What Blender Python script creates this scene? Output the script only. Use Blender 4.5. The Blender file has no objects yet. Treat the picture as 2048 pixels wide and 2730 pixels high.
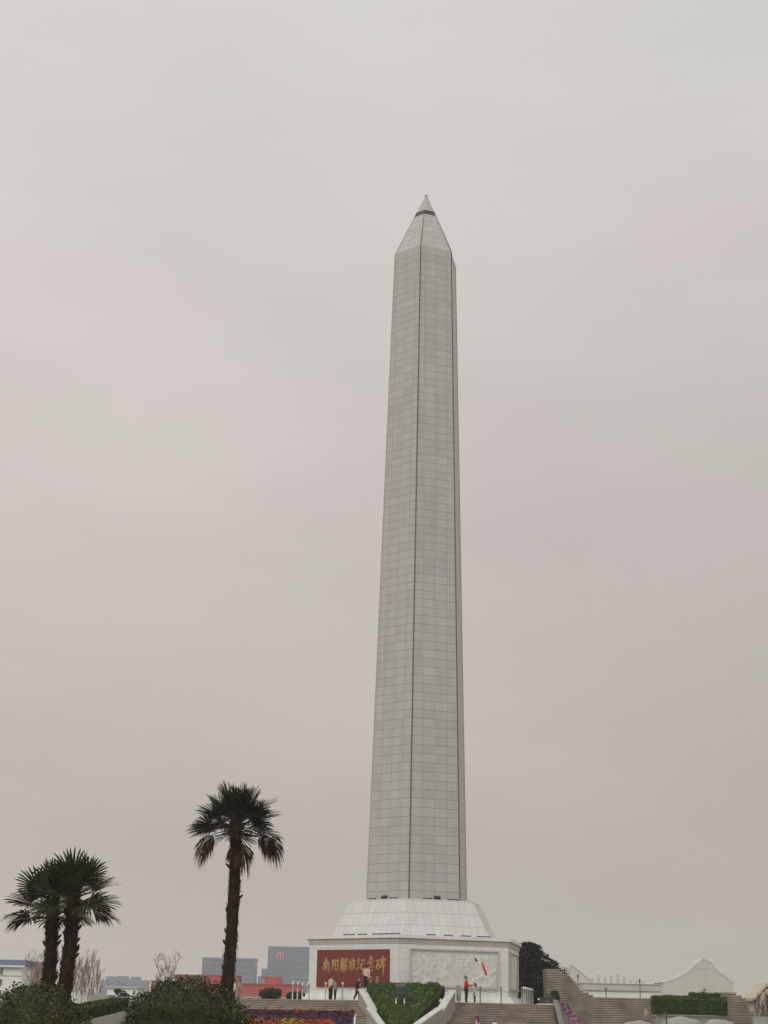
import bpy, bmesh, math, random
import numpy as np
from mathutils import Vector, Matrix, noise as mnoise
random.seed(7); rng = np.random.default_rng(7)
S = bpy.context.scene
COL = S.collection
R = math.radians

# ------------------------------------------------------------------ camera
F, PITCH, ROLL = 4100.0, 0.3147, 0.0211          # focal length in photo pixels (2048 x 2730)
DM, AZ, PHI = 118.0, 0.0261, 0.3466              # monument: distance, bearing, turn of the hexagon
EYE = -0.77                                      # eye level below the plaza (plaza is z = 0)
cam = bpy.data.cameras.new('camera'); camo = bpy.data.objects.new('camera', cam); COL.objects.link(camo)
cam.sensor_fit = 'VERTICAL'; cam.sensor_height = 36; cam.lens = F / 2730 * 36
cam.clip_start = 0.1; cam.clip_end = 6000
camo.matrix_world = Matrix.Translation((0, 0, EYE)) @ Matrix.Rotation(R(90) + PITCH, 4, 'X') @ Matrix.Rotation(ROLL, 4, 'Z')
S.camera = camo

def ray(px, py):
    u, v = px - 1024, py - 1365
    cr, sr = math.cos(ROLL), math.sin(ROLL)
    x, zc = (u * cr + v * sr) / F, -(-u * sr + v * cr) / F
    c, s = math.cos(PITCH), math.sin(PITCH)
    return Vector((x, c - s * zc, s + c * zc))
def at(px, py, Y):
    d = ray(px, py)
    return Vector((0, 0, EYE)) + d * (Y / d.y)
def on_plane(px, py, p0, n):
    d = ray(px, py); o = Vector((0, 0, EYE))
    return o + d * ((p0 - o).dot(n) / d.dot(n))

# ------------------------------------------------------------------ world, sun, exposure
W = bpy.data.worlds.new('World'); S.world = W; W.use_nodes = True
nt = W.node_tree; nt.nodes.clear()
N = lambda t, **k: _n(nt, t, **k)
def _n(tree, t, **k):
    n = tree.nodes.new(t)
    for a, b in k.items(): setattr(n, a, b)
    return n
SUN_EL, SUN_DIR = R(40), Vector((-0.55, -0.83, 0)).normalized()
sky = N('ShaderNodeTexSky', sky_type='NISHITA', sun_disc=False, sun_elevation=SUN_EL,
        sun_rotation=math.atan2(SUN_DIR.x, SUN_DIR.y), dust_density=6.0, air_density=1.5)
tc = N('ShaderNodeTexCoord'); sp = N('ShaderNodeSeparateXYZ'); nt.links.new(tc.outputs['Generated'], sp.inputs[0])
ramp = N('ShaderNodeValToRGB'); nt.links.new(sp.outputs['Z'], ramp.inputs[0])
els = ramp.color_ramp.elements
SKY = [(0.0, (0.50, 0.452, 0.415)), (0.08, (0.485, 0.438, 0.395)), (0.31, (0.58, 0.525, 0.50)),
       (0.59, (0.685, 0.662, 0.63)), (1.0, (1.02, 1.03, 1.03))]
els[0].position = 0; els[0].color = (*SKY[0][1], 1); els[1].position = 1; els[1].color = (*SKY[-1][1], 1)
for p, c in SKY[1:-1]:
    e = els.new(p); e.color = (*c, 1)
nz = N('ShaderNodeTexNoise'); nz.inputs['Scale'].default_value = 3.2; nz.inputs['Detail'].default_value = 4
mp = N('ShaderNodeMapping'); mp.inputs['Scale'].default_value = (1, 1, 2.6)
nt.links.new(tc.outputs['Generated'], mp.inputs[0]); nt.links.new(mp.outputs[0], nz.inputs['Vector'])
mr = N('ShaderNodeMapRange'); mr.inputs['To Min'].default_value = 0.945; mr.inputs['To Max'].default_value = 1.055
mr.inputs['From Min'].default_value = 0.3; mr.inputs['From Max'].default_value = 0.7
nt.links.new(nz.outputs['Fac'], mr.inputs['Value'])
mx = N('ShaderNodeMath', operation='MULTIPLY_ADD'); nt.links.new(sp.outputs['X'], mx.inputs[0])
mx.inputs[1].default_value = -0.22; mx.inputs[2].default_value = 1.0
# the cloud is brighter round the hidden sun, behind the camera
my = N('ShaderNodeMath', operation='MULTIPLY'); nt.links.new(sp.outputs['Y'], my.inputs[0]); my.inputs[1].default_value = -0.55
my2 = N('ShaderNodeMath', operation='MAXIMUM'); nt.links.new(my.outputs[0], my2.inputs[0]); my2.inputs[1].default_value = 0.0
mz = N('ShaderNodeMath', operation='MULTIPLY_ADD'); nt.links.new(sp.outputs['X'], mz.inputs[0]); mz.inputs[1].default_value = 1.0; mz.inputs[2].default_value = -0.35  # added sky fill, out of view at right, to brighten the right-hand faces
mz2 = N('ShaderNodeMath', operation='MAXIMUM'); nt.links.new(mz.outputs[0], mz2.inputs[0]); mz2.inputs[1].default_value = 0.0
my3 = N('ShaderNodeMath', operation='ADD'); nt.links.new(my2.outputs[0], my3.inputs[0]); nt.links.new(mz2.outputs[0], my3.inputs[1])
mxy = N('ShaderNodeMath', operation='ADD'); nt.links.new(mx.outputs[0], mxy.inputs[0]); nt.links.new(my3.outputs[0], mxy.inputs[1])
m2 = N('ShaderNodeMath', operation='MULTIPLY'); nt.links.new(mxy.outputs[0], m2.inputs[0]); nt.links.new(mr.outputs[0], m2.inputs[1])
sc = N('ShaderNodeVectorMath', operation='SCALE'); nt.links.new(ramp.outputs[0], sc.inputs[0]); nt.links.new(m2.outputs[0], sc.inputs['Scale'])
nh = N('ShaderNodeTexNoise'); nh.inputs['Scale'].default_value = 4.5; nh.inputs['Detail'].default_value = 3
mp2 = N('ShaderNodeMapping'); mp2.inputs['Location'].default_value = (3.1, 1.7, 0.4); mp2.inputs['Scale'].default_value = (1, 1, 1.8)
nt.links.new(tc.outputs['Generated'], mp2.inputs[0]); nt.links.new(mp2.outputs[0], nh.inputs['Vector'])
hr = N('ShaderNodeValToRGB'); nt.links.new(nh.outputs['Fac'], hr.inputs[0])
hr.color_ramp.elements[0].position = .38; hr.color_ramp.elements[0].color = (.988, 1.004, .992, 1)
hr.color_ramp.elements[1].position = .62; hr.color_ramp.elements[1].color = (1.012, .989, 1.0, 1)
hm_ = N('ShaderNodeVectorMath', operation='MULTIPLY'); nt.links.new(sc.outputs[0], hm_.inputs[0]); nt.links.new(hr.outputs[0], hm_.inputs[1])
bg = N('ShaderNodeBackground'); nt.links.new(hm_.outputs[0], bg.inputs[0]); bg.inputs[1].default_value = 1.0
bg2 = N('ShaderNodeBackground'); nt.links.new(sky.outputs[0], bg2.inputs[0]); bg2.inputs[1].default_value = 0.002
add = N('ShaderNodeAddShader'); nt.links.new(bg.outputs[0], add.inputs[0]); nt.links.new(bg2.outputs[0], add.inputs[1])
wo = N('ShaderNodeOutputWorld'); nt.links.new(add.outputs[0], wo.inputs[0])
sl = bpy.data.lights.new('sun', 'SUN'); sl.energy = 0.92; sl.angle = R(14); sl.color = (1, 0.97, 0.94)
so = bpy.data.objects.new('sun', sl); COL.objects.link(so)
so.rotation_euler = (Vector((SUN_DIR.x * math.cos(SUN_EL), SUN_DIR.y * math.cos(SUN_EL), math.sin(SUN_EL)))).to_track_quat('Z', 'Y').to_euler()
S.view_settings.view_transform = 'Standard'; S.view_settings.look = 'None'
S.view_settings.exposure = 0; S.view_settings.gamma = 1
S.render.engine = 'CYCLES'
S.cycles.use_denoising = True
S.cycles.max_bounces = 6; S.cycles.volume_bounces = 1; S.cycles.transparent_max_bounces = 4

# ------------------------------------------------------------------ materials
MAT = {}
def newmat(name, rough=0.7, spec=0.3):
    m = bpy.data.materials.new(name); m.use_nodes = True
    b = m.node_tree.nodes['Principled BSDF']
    b.inputs['Roughness'].default_value = rough
    b.inputs['Specular IOR Level'].default_value = spec
    MAT[name] = m
    return m, m.node_tree, b
def plain(name, col, rough=0.7, spec=0.3, var=0.12, scale=3.0, metallic=0.0, island=0.0, bump=0.0):
    """base colour broken up by two scales of noise and, for leaves, a random value per island"""
    m, t, b = newmat(name, rough, spec)
    b.inputs['Metallic'].default_value = metallic
    co = _n(t, 'ShaderNodeTexCoord')
    n1 = _n(t, 'ShaderNodeTexNoise'); n1.inputs['Scale'].default_value = scale; n1.inputs['Detail'].default_value = 6
    t.links.new(co.outputs['Object'], n1.inputs['Vector'])
    r = _n(t, 'ShaderNodeMapRange'); r.inputs['From Min'].default_value = .3; r.inputs['From Max'].default_value = .7
    r.inputs['To Min'].default_value = 1 - var; r.inputs['To Max'].default_value = 1 + var
    t.links.new(n1.outputs['Fac'], r.inputs['Value'])
    fac = r.outputs[0]
    if island:
        g = _n(t, 'ShaderNodeNewGeometry')
        r2 = _n(t, 'ShaderNodeMapRange'); r2.inputs['To Min'].default_value = 1 - island; r2.inputs['To Max'].default_value = 1 + island
        t.links.new(g.outputs['Random Per Island'], r2.inputs['Value'])
        mm = _n(t, 'ShaderNodeMath', operation='MULTIPLY'); t.links.new(fac, mm.inputs[0]); t.links.new(r2.outputs[0], mm.inputs[1])
        fac = mm.outputs[0]
    s = _n(t, 'ShaderNodeVectorMath', operation='SCALE'); s.inputs[0].default_value = col
    t.links.new(fac, s.inputs['Scale']); t.links.new(s.outputs[0], b.inputs['Base Color'])
    if bump:
        bp = _n(t, 'ShaderNodeBump'); bp.inputs['Strength'].default_value = bump; bp.inputs['Distance'].default_value = 0.05
        t.links.new(n1.outputs['Fac'], bp.inputs['Height']); t.links.new(bp.outputs[0], b.inputs['Normal'])
    return m
def panelled(name, col, joint, cw, rh, jw, var=0.06, rough=0.45, warm=0.03, offset=0.0):
    """stone cladding: UV in metres, joints every cw x rh, a tint per slab, faint streaks of weather"""
    m, t, b = newmat(name, rough, 0.35)
    uv = _n(t, 'ShaderNodeUVMap'); s = _n(t, 'ShaderNodeSeparateXYZ'); t.links.new(uv.outputs[0], s.inputs[0])
    def M(op, a, bb=None, c=None):
        n = _n(t, 'ShaderNodeMath', operation=op)
        for i, x in enumerate((a, bb, c)):
            if x is None: continue
            if isinstance(x, (int, float)): n.inputs[i].default_value = x
            else: t.links.new(x, n.inputs[i])
        return n.outputs[0]
    u = M('DIVIDE', M('ADD', s.outputs[0], offset), cw); v = M('DIVIDE', s.outputs[1], rh)
    fu, fv = M('FLOOR', u), M('FLOOR', v)
    du = M('MULTIPLY', M('ABSOLUTE', M('SUBTRACT', M('FRACT', M('ADD', u, 0.5)), 0.5)), cw)
    dv = M('MULTIPLY', M('ABSOLUTE', M('SUBTRACT', M('FRACT', M('ADD', v, 0.5)), 0.5)), rh)
    j = M('MAXIMUM', M('MULTIPLY', M('LESS_THAN', du, jw * 0.36), 0.85), M('LESS_THAN', dv, jw * 0.5))
    cx = _n(t, 'ShaderNodeCombineXYZ'); t.links.new(fu, cx.inputs[0]); t.links.new(fv, cx.inputs[1])
    co = _n(t, 'ShaderNodeTexCoord')
    fl = M('FLOOR', M('MULTIPLY', s.outputs[2], 1.0))
    wn = _n(t, 'ShaderNodeTexWhiteNoise', noise_dimensions='3D'); t.links.new(cx.outputs[0], wn.inputs['Vector'])
    n2 = _n(t, 'ShaderNodeTexNoise'); n2.inputs['Scale'].default_value = 0.22; n2.inputs['Detail'].default_value = 5
    t.links.new(co.outputs['Object'], n2.inputs['Vector'])
    n3 = _n(t, 'ShaderNodeTexNoise'); n3.inputs['Scale'].default_value = 1.1; n3.inputs['Detail'].default_value = 6
    mpp = _n(t, 'ShaderNodeMapping'); mpp.inputs['Scale'].default_value = (2.2, 2.2, 0.25)
    t.links.new(co.outputs['Object'], mpp.inputs[0]); t.links.new(mpp.outputs[0], n3.inputs['Vector'])
    f = M('ADD', M('ADD', 1 - 1.5 * var, M('MULTIPLY', wn.outputs['Value'], var * 1.3)),
          M('ADD', M('MULTIPLY', n2.outputs['Fac'], var * 1.6), M('MULTIPLY', M('SUBTRACT', n3.outputs['Fac'], 0.5), var * 3.2)))
    sc1 = _n(t, 'ShaderNodeVectorMath', operation='SCALE'); sc1.inputs[0].default_value = col; t.links.new(f, sc1.inputs['Scale'])
    # slab hue
    hue = _n(t, 'ShaderNodeMix', data_type='RGBA', blend_type='MULTIPLY'); hue.inputs['Factor'].default_value = 1
    t.links.new(sc1.outputs[0], hue.inputs['A'])
    rr = _n(t, 'ShaderNodeValToRGB'); rr.color_ramp.elements[0].color = (1 + warm, 1, 1 - warm, 1); rr.color_ramp.elements[1].color = (1 - warm, 1, 1 + warm * .6, 1)
    wn2 = _n(t, 'ShaderNodeSeparateColor'); t.links.new(wn.outputs['Color'], wn2.inputs[0]); t.links.new(wn2.outputs[1], rr.inputs[0])
    t.links.new(rr.outputs[0], hue.inputs['B'])
    mix = _n(t, 'ShaderNodeMix', data_type='RGBA'); t.links.new(j, mix.inputs['Factor'])
    t.links.new(hue.outputs['Result'], mix.inputs['A']); mix.inputs['B'].default_value = (*joint, 1)
    t.links.new(mix.outputs['Result'], b.inputs['Base Color'])
    return m

panelled('shaft_stone', (0.40, 0.398, 0.385), (0.255, 0.25, 0.235), 1.0, 0.665, 0.045, var=0.085, warm=.025)
panelled('base_stone', (0.515, 0.515, 0.505), (0.30, 0.29, 0.28), 0.57, 0.98, 0.035, var=0.06, warm=0.025)
panelled('wall_stone', (0.63, 0.635, 0.62), (0.48, 0.48, 0.47), 1.2, 0.8, 0.025, var=0.07, warm=0.02)
panelled('cornice_shade_stone', (0.50, 0.48, 0.435), (0.30, 0.28, 0.25), 1.3, 3.0, 0.03, var=0.08, warm=0.03)  # chamfer stone: brownish stain, and underside shade put into its colour
plain('trim_stone', (0.39, 0.385, 0.365), 0.7, var=.1)
plain('dark_joint', (0.12, 0.11, 0.092), 0.8, var=.25)
plain('dark_band', (0.045, 0.042, 0.036), 0.5, var=.2)
plain('red_granite', (0.155, 0.026, 0.022), 0.35, 0.4, var=.12, scale=9)
plain('gold', (0.42, 0.25, 0.10), 0.45, 0.5, var=.2, scale=20, metallic=0.2)
plain('relief_stone', (0.57, 0.57, 0.54), 0.7, var=.1, scale=2.2, bump=0.6)
plain('white_stone', (0.68, 0.67, 0.63), 0.6, var=.07, scale=1.5)
plain('coping_stone', (0.50, 0.49, 0.445), 0.75, var=.14, scale=1.4)
plain('grey_stone', (0.28, 0.275, 0.25), 0.85, var=.18, scale=1.2, bump=.2)
plain('dark_stone', (0.17, 0.168, 0.15), 0.85, var=.2, scale=1.2)
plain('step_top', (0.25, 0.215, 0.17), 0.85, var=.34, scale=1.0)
plain('step_riser_shade', (0.15, 0.115, 0.09), 0.9, var=.3, scale=1.6)  # darker than the slabs: shadow of the overhang painted into the colour
plain('paving', (0.36, 0.34, 0.305), 0.85, var=.15, scale=.8)
plain('asphalt', (0.07, 0.07, 0.068), 0.9, var=.2, scale=.4)
plain('lawn', (0.06, 0.075, 0.03), 0.95, var=.3, scale=.35)
plain('grey_dark', (0.075, 0.078, 0.082), 0.6, 0.3, var=.2)
plain('dark_metal', (0.03, 0.03, 0.032), 0.45, 0.5, var=.15)
plain('steel', (0.23, 0.225, 0.21), 0.4, 0.5, var=.12, metallic=.4)
plain('pale_steel', (0.42, 0.41, 0.38), 0.45, 0.5, var=.1)
plain('cap_white', (0.78, 0.77, 0.72), 0.3, 0.5, var=.05)
plain('palm_leaf', (0.021, 0.029, 0.008), 0.6, 0.12, var=.3, scale=2, island=.5)
plain('palm_dead', (0.034, 0.019, 0.010), 0.85, 0.1, var=.3, scale=2, island=.5)
plain('palm_bark', (0.027, 0.018, 0.011), 0.95, 0.1, var=.45, scale=5, island=.5, bump=.6)
plain('shrub_leaf', (0.042, 0.050, 0.013), 0.6, 0.15, var=.35, scale=2.2, island=.6)
plain('shrub_leaf_dark', (0.025, 0.034, 0.010), 0.6, 0.15, var=.35, scale=2.2, island=.6)
plain('shrub_young', (0.11, 0.075, 0.025), 0.5, 0.35, var=.3, scale=3, island=.4)
plain('hedge_leaf', (0.040, 0.085, 0.008), 0.6, 0.12, var=.4, scale=2.0, island=.55)
plain('hedge_tip', (0.12, 0.165, 0.015), 0.6, 0.15, var=.3, scale=2.0, island=.4)
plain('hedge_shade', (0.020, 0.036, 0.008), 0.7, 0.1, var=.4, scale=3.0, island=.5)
plain('cedar_needle', (0.008, 0.015, 0.010), 0.8, 0.08, var=.35, scale=1.5, island=.5)
plain('cedar_tip', (0.05, 0.035, 0.022), 0.7, 0.2, var=.35, scale=1.5, island=.5)
plain('bark', (0.075, 0.06, 0.045), 0.95, var=.3, scale=4)
plain('pale_bark', (0.30, 0.27, 0.24), 0.9, var=.2, scale=2)
plain('twig', (0.13, 0.085, 0.07), 0.9, var=.2, scale=1)
plain('white_wall', (0.74, 0.76, 0.71), 0.8, var=.06, scale=.3)
plain('cream_wall', (0.545, 0.53, 0.475), 0.8, var=.06, scale=.3)
plain('kiosk_wall', (0.48, 0.43, 0.32), 0.8, var=.08, scale=.5)
plain('blue_roof', (0.075, 0.10, 0.16), 0.7, var=.1, scale=.5)
plain('vent_wall', (0.50, 0.49, 0.46), 0.8, var=.06, scale=.3)
plain('pink_wall', (0.42, 0.10, 0.10), 0.85, var=.1, scale=.25)
plain('brown_wall', (0.33, 0.17, 0.13), 0.85, var=.1, scale=.25)
plain('grey_wall', (0.24, 0.23, 0.21), 0.85, var=.12, scale=.3)
plain('tower_wall', (0.215, 0.245, 0.305), 0.5, .4, var=.08, scale=.05)
plain('tower_glass', (0.145, 0.185, 0.235), 0.25, .6, var=.12, scale=.06)
plain('tower_pale', (0.36, 0.40, 0.43), 0.5, .4, var=.06, scale=.05)
plain('window_glass', (0.07, 0.08, 0.085), 0.2, .6, var=.15, scale=.5)
plain('window_frame', (0.6, 0.6, 0.56), 0.5, .4, var=.05)
plain('pale_roof', (0.45, 0.455, 0.44), 0.6, .3, var=.05, scale=.2)
plain('skin', (0.46, 0.28, 0.20), 0.6, var=.05)
plain('hair', (0.012, 0.010, 0.009), 0.5, .4, var=.2, scale=20)
plain('brown_hair', (0.06, 0.035, 0.022), 0.5, .4, var=.2, scale=20)
for n_, c_ in dict(beige_cloth=(.50, .42, .30), orange_cloth=(.62, .13, .05), black_cloth=(.015, .014, .014), teal_cloth=(.22, .29, .29),
                   pink_cloth=(.62, .42, .40), red_cloth=(.42, .02, .025), white_cloth=(.55, .53, .48), grey_cloth=(.20, .21, .20),
                   jacket_cloth=(.028, .022, .024), purple_cloth=(.13, .03, .09), lilac_cloth=(.55, .30, .52), brown_cloth=(.10, .045, .03),
                   kite_green=(.05, .075, .045), kite_white=(.72, .70, .62), kite_red=(.60, .055, .075), rose_cloth=(.38, .25, .22)).items():
    plain(n_, c_, 0.85, .15, var=.12, scale=8)
for n_, c_ in dict(flower_purple=(.075, .02, .045), flower_wine=(.16, .02, .03), flower_orange=(.27, .075, .017), flower_yellow=(.33, .17, .02),
                   flower_violet=(.045, .032, .085), flower_pink=(.40, .20, .35), flower_red=(.40, .05, .03)).items():
    plain(n_, c_, 0.7, .2, var=.25, scale=5, island=.4)
m, t, b = newmat('red_sign', .5); b.inputs['Base Color'].default_value = (.75, .16, .13, 1)
b.inputs['Emission Color'].default_value = (1, .3, .25, 1); b.inputs['Emission Strength'].default_value = 0.3

# ------------------------------------------------------------------ mesh helpers
class MB:
    """collects shapes, then links them as ONE mesh object"""
    def __init__(s): s.v = []; s.f = []; s.mi = []; s.uv = {}
    def poly(s, pts, mi=0, uv=None):
        b = len(s.v); s.v += [tuple(p) for p in pts]; s.f.append(tuple(range(b, b + len(pts)))); s.mi.append(mi)
        if uv: s.uv[len(s.f) - 1] = uv
    def raw(s, v, f, mi=0):
        b = len(s.v); s.v += [tuple(p) for p in v]
        for q in f: s.f.append(tuple(b + i for i in q)); s.mi.append(mi)
    def box(s, c, size, rot=None, mi=0):
        x, y, z = (k / 2 for k in size)
        p = [Vector((a * x, bb * y, d * z)) for d in (-1, 1) for bb in (-1, 1) for a in (-1, 1)]
        if rot is not None: p = [rot @ q for q in p]
        c = Vector(c)
        s.raw([q + c for q in p], [(0, 2, 3, 1), (4, 5, 7, 6), (0, 1, 5, 4), (2, 6, 7, 3), (0, 4, 6, 2), (1, 3, 7, 5)], mi)
    def tube(s, pts, rad, n=8, mi=0, cap=True):
        pts = [Vector(p) for p in pts]; rings = []
        up0 = Vector((0, 0, 1))
        for i, p in enumerate(pts):
            d = (pts[min(i + 1, len(pts) - 1)] - pts[max(i - 1, 0)]).normalized()
            a = d.cross(up0 if abs(d.z) < .95 else Vector((1, 0, 0))).normalized(); bb = d.cross(a)
            r = rad[i] if isinstance(rad, (list, tuple)) else rad
            rings.append([p + (a * math.cos(2 * math.pi * k / n) + bb * math.sin(2 * math.pi * k / n)) * r for k in range(n)])
        f = []
        for i in range(len(pts) - 1):
            for k in range(n):
                f.append((i * n + k, i * n + (k + 1) % n, (i + 1) * n + (k + 1) % n, (i + 1) * n + k))
        if cap: f += [tuple(range(n))[::-1], tuple((len(pts) - 1) * n + k for k in range(n))]
        s.raw([q for r in rings for q in r], f, mi)
    def lathe(s, c, prof, n=12, mi=0):
        c = Vector(c); v = []
        for r, z in prof:
            v += [c + Vector((r * math.cos(2 * math.pi * k / n), r * math.sin(2 * math.pi * k / n), z)) for k in range(n)]
        f = [(i * n + k, i * n + (k + 1) % n, (i + 1) * n + (k + 1) % n, (i + 1) * n + k) for i in range(len(prof) - 1) for k in range(n)]
        f += [tuple(range(n))[::-1], tuple((len(prof) - 1) * n + k for k in range(n))]
        s.raw(v, f, mi)
    def ball(s, c, r, n=10, mi=0, squash=(1, 1, 1)):
        m = n // 2 + 2; v = []; c = Vector(c)
        for i in range(m + 1):
            th = math.pi * (i + .02) / (m + .04)
            v += [c + Vector((r * squash[0] * math.sin(th) * math.cos(2 * math.pi * k / n), r * squash[1] * math.sin(th) * math.sin(2 * math.pi * k / n), -r * squash[2] * math.cos(th))) for k in range(n)]
        f = [(i * n + k, i * n + (k + 1) % n, (i + 1) * n + (k + 1) % n, (i + 1) * n + k) for i in range(m) for k in range(n)]
        s.raw(v, f, mi)
    def leaves(s, P, Nn, size, jitter=.7, mi=0, aspect=.5):
        """one small pointed leaf face at every point P, turned about its normal at random"""
        P = np.asarray(P, float); k = len(P)
        if k == 0: return
        Nn = np.asarray(Nn, float) + rng.normal(0, jitter, (k, 3)); Nn /= np.linalg.norm(Nn, axis=1)[:, None] + 1e-9
        a = np.cross(Nn, rng.normal(0, 1, (k, 3))); a /= np.linalg.norm(a, axis=1)[:, None] + 1e-9
        c = np.cross(Nn, a)
        L = size * rng.uniform(.6, 1.3, (k, 1))
        q = np.stack([P - a * L * .5, P + c * L * aspect * .5, P + a * L * .5, P - c * L * aspect * .5], 1).reshape(-1, 3)
        b = len(s.v); s.v += list(map(tuple, q)); s.f += [(b + 4 * i, b + 4 * i + 1, b + 4 * i + 2, b + 4 * i + 3) for i in range(k)]
        if isinstance(mi, int): s.mi += [mi] * k
        else: s.mi += list(mi)
    def build(s, name, mats, parent=None, smooth=False):
        me = bpy.data.meshes.new(name); me.from_pydata(s.v, [], s.f)
        if isinstance(mats, str): mats = [mats]
        for q in mats: me.materials.append(MAT[q])
        me.polygons.foreach_set('material_index', s.mi)
        if s.uv:
            ul = me.uv_layers.new(name='UVMap')
            for fi, uvs in s.uv.items():
                for li, c in zip(me.polygons[fi].loop_indices, uvs): ul.data[li].uv = c
        if smooth: me.polygons.foreach_set('use_smooth', [True] * len(me.polygons))
        me.update()
        o = bpy.data.objects.new(name, me); COL.objects.link(o)
        if parent is not None:
            o.parent = parent; o.matrix_parent_inverse = Matrix.Translation(-parent.location) if False else Matrix()
        return o
def tag(o, label, cat, group=None, kind=None):
    o['label'] = label; o['category'] = cat
    if group: o['group'] = group
    if kind: o['kind'] = kind
    return o
def thing(name, loc, label, cat, group=None, rz=0.0):
    o = bpy.data.objects.new(name, None); COL.objects.link(o)
    o.location = loc; o.rotation_euler = (0, 0, rz); o.empty_display_size = .3
    return tag(o, label, cat, group)
def struct(mb, name, mats):
    o = mb.build(name, mats); o['kind'] = 'structure'; return o
def dup(root, loc, rz, label, group=None):
    r = root.copy(); COL.objects.link(r); r.location = loc; r.rotation_euler = (0, 0, rz); r['label'] = label
    if group: r['group'] = group
    for ch in list(root.children):
        c = ch.copy(); COL.objects.link(c); c.parent = r
        for g in list(ch.children):
            d = g.copy(); COL.objects.link(d); d.parent = c
    return r
def local(pts, o): return [Vector(p) - o for p in pts]

# ------------------------------------------------------------------ frame of the monument
A = Vector((DM * math.sin(AZ), DM * math.cos(AZ), 0))
GZ = -2.42                                              # ground level in front of the stairs
def vang(i): return -math.pi / 2 + PHI + (i - 1.5) * math.pi / 3      # hexagon corners: 0 left, 1 front, 2 right, 3 far right
def hexv(i, r, z=0, loc=True): 
    a = vang(i); p = Vector((r * math.cos(a), r * math.sin(a), z))
    return p if loc else p + A
def fnorm(i): a = vang(i + .5); return Vector((math.cos(a), math.sin(a), 0))     # normal of the face between corners i and i+1
def fdir(i): n = fnorm(i); return Vector((-n.y, n.x, 0))                          # along the face, from corner i to i+1

# ------------------------------------------------------------------ ground, plaza, stairs
g = MB(); g.poly([(-1350, -200, GZ), (1350, -200, GZ), (1350, 1350, GZ), (-1350, 1350, GZ)]); struct(g, 'ground', 'lawn')
g = MB(); g.poly([(-60, -30, GZ + .004), (60, -30, GZ + .004), (60, 100, GZ + .004), (-60, 100, GZ + .004)]); struct(g, 'pavement', 'paving')

NST, RISE, TREAD, A0 = 16, 0.15, 0.28, 9.25
def apo(i): return A0 + i * TREAD + (.25 if i > 7 else 0)
XL, XR = -10.2, 12.35                                     # where the flights end, left and right
def corner(a): v = vang(1); r = a / math.cos(math.pi / 6); return A + Vector((r * math.cos(v), r * math.sin(v), 0))
def endpt(a, side):
    n, e = (fnorm(0), -fdir(0)) if side == 0 else (fnorm(1), fdir(1))
    X = XL if side == 0 else XR
    t = (X - A.x - n.x * a) / e.x
    return A + n * a + e * t
st = MB()
for side in (0, 1):
    for i in range(NST):
        a, a1 = apo(i), apo(i + 1)
        z = -i * RISE
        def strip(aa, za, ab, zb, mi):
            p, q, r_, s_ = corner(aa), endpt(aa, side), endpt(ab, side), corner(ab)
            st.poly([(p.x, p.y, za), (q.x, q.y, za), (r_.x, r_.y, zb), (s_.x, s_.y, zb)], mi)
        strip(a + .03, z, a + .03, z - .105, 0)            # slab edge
        strip(a, z - .105, a + .03, z - .105, 1)            # its underside, in the same painted shade
        strip(a, z - .105, a, z - RISE, 1)                 # riser, nosing shadow put into its colour
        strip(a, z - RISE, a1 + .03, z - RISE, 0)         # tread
struct(st, 'stairs', ['step_top', 'step_riser_shade'])
pl = MB()
c0, l0, r0 = corner(A0 + .03), endpt(A0 + .03, 0), endpt(A0 + .03, 1)
poly = [c0, r0, Vector((15, 152, 0)), Vector((-26, 152, 0)), l0 + Vector((-12, 9, 0)), l0]
pl.poly(poly)
for i in (1, 2, 3, 4):
    p, q = poly[i], poly[(i + 1) % 6]
    pl.poly([p, (p.x, p.y, GZ), (q.x, q.y, GZ), q], 1)
struct(pl, 'plaza', ['paving', 'grey_stone'])

# ------------------------------------------------------------------ the monument
mon = thing('monument', A, 'tall pale grey stone obelisk on a white pedestal with red inscription panel', 'monument')
ZP = 0.43                                                # top of the plinth
def hexband(mb, r0_, z0_, r1_, z1_, mi=0, v0=0.0, cap=None):
    """six faces between two hexagons, UV in metres with u = 0 in the middle of each face"""
    L = math.hypot(z1_ - z0_, (r1_ - r0_) * math.cos(math.pi / 6))
    for i in range(6):
        o_ = 17.0 * i
        mb.poly([hexv(i, r0_, z0_), hexv(i + 1, r0_, z0_), hexv(i + 1, r1_, z1_), hexv(i, r1_, z1_)], mi,
                [(o_ * 8 - r0_ / 2, v0), (o_ * 8 + r0_ / 2, v0), (o_ * 8 + r1_ / 2, v0 + L), (o_ * 8 - r1_ / 2, v0 + L)])
    return v0 + L
def hexcap(mb, r, z, mi=0): mb.poly([hexv(i, r, z) for i in range(6)], mi, [(r * math.cos(vang(i)), r * math.sin(vang(i))) for i in range(6)])
z_sb, z_st, z_ap = 7.05, 60.21, 66.42
R_sb, R_st = 4.0, 2.77
q = MB(); hexband(q, 8.72, 0, 8.66, .2); hexband(q, 8.66, .2, 8.5, .2); hexband(q, 8.5, .2, 8.46, ZP); hexcap(q, 8.46, ZP); q.build('plinth', 'white_stone', mon)
q = MB(); hexband(q, 8.22, ZP, 8.28, 3.84, v0=.1); q.build('pedestal', 'wall_stone', mon)
q = MB(); v = hexband(q, 8.26, 3.78, 8.32, 3.80, v0=.2); v = hexband(q, 8.32, 3.80, 8.42, 4.10, v0=v); v = hexband(q, 8.42, 4.10, 8.38, 4.12, v0=v); v = hexband(q, 8.38, 4.12, 8.54, 4.16, 0, v0=v)
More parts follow.
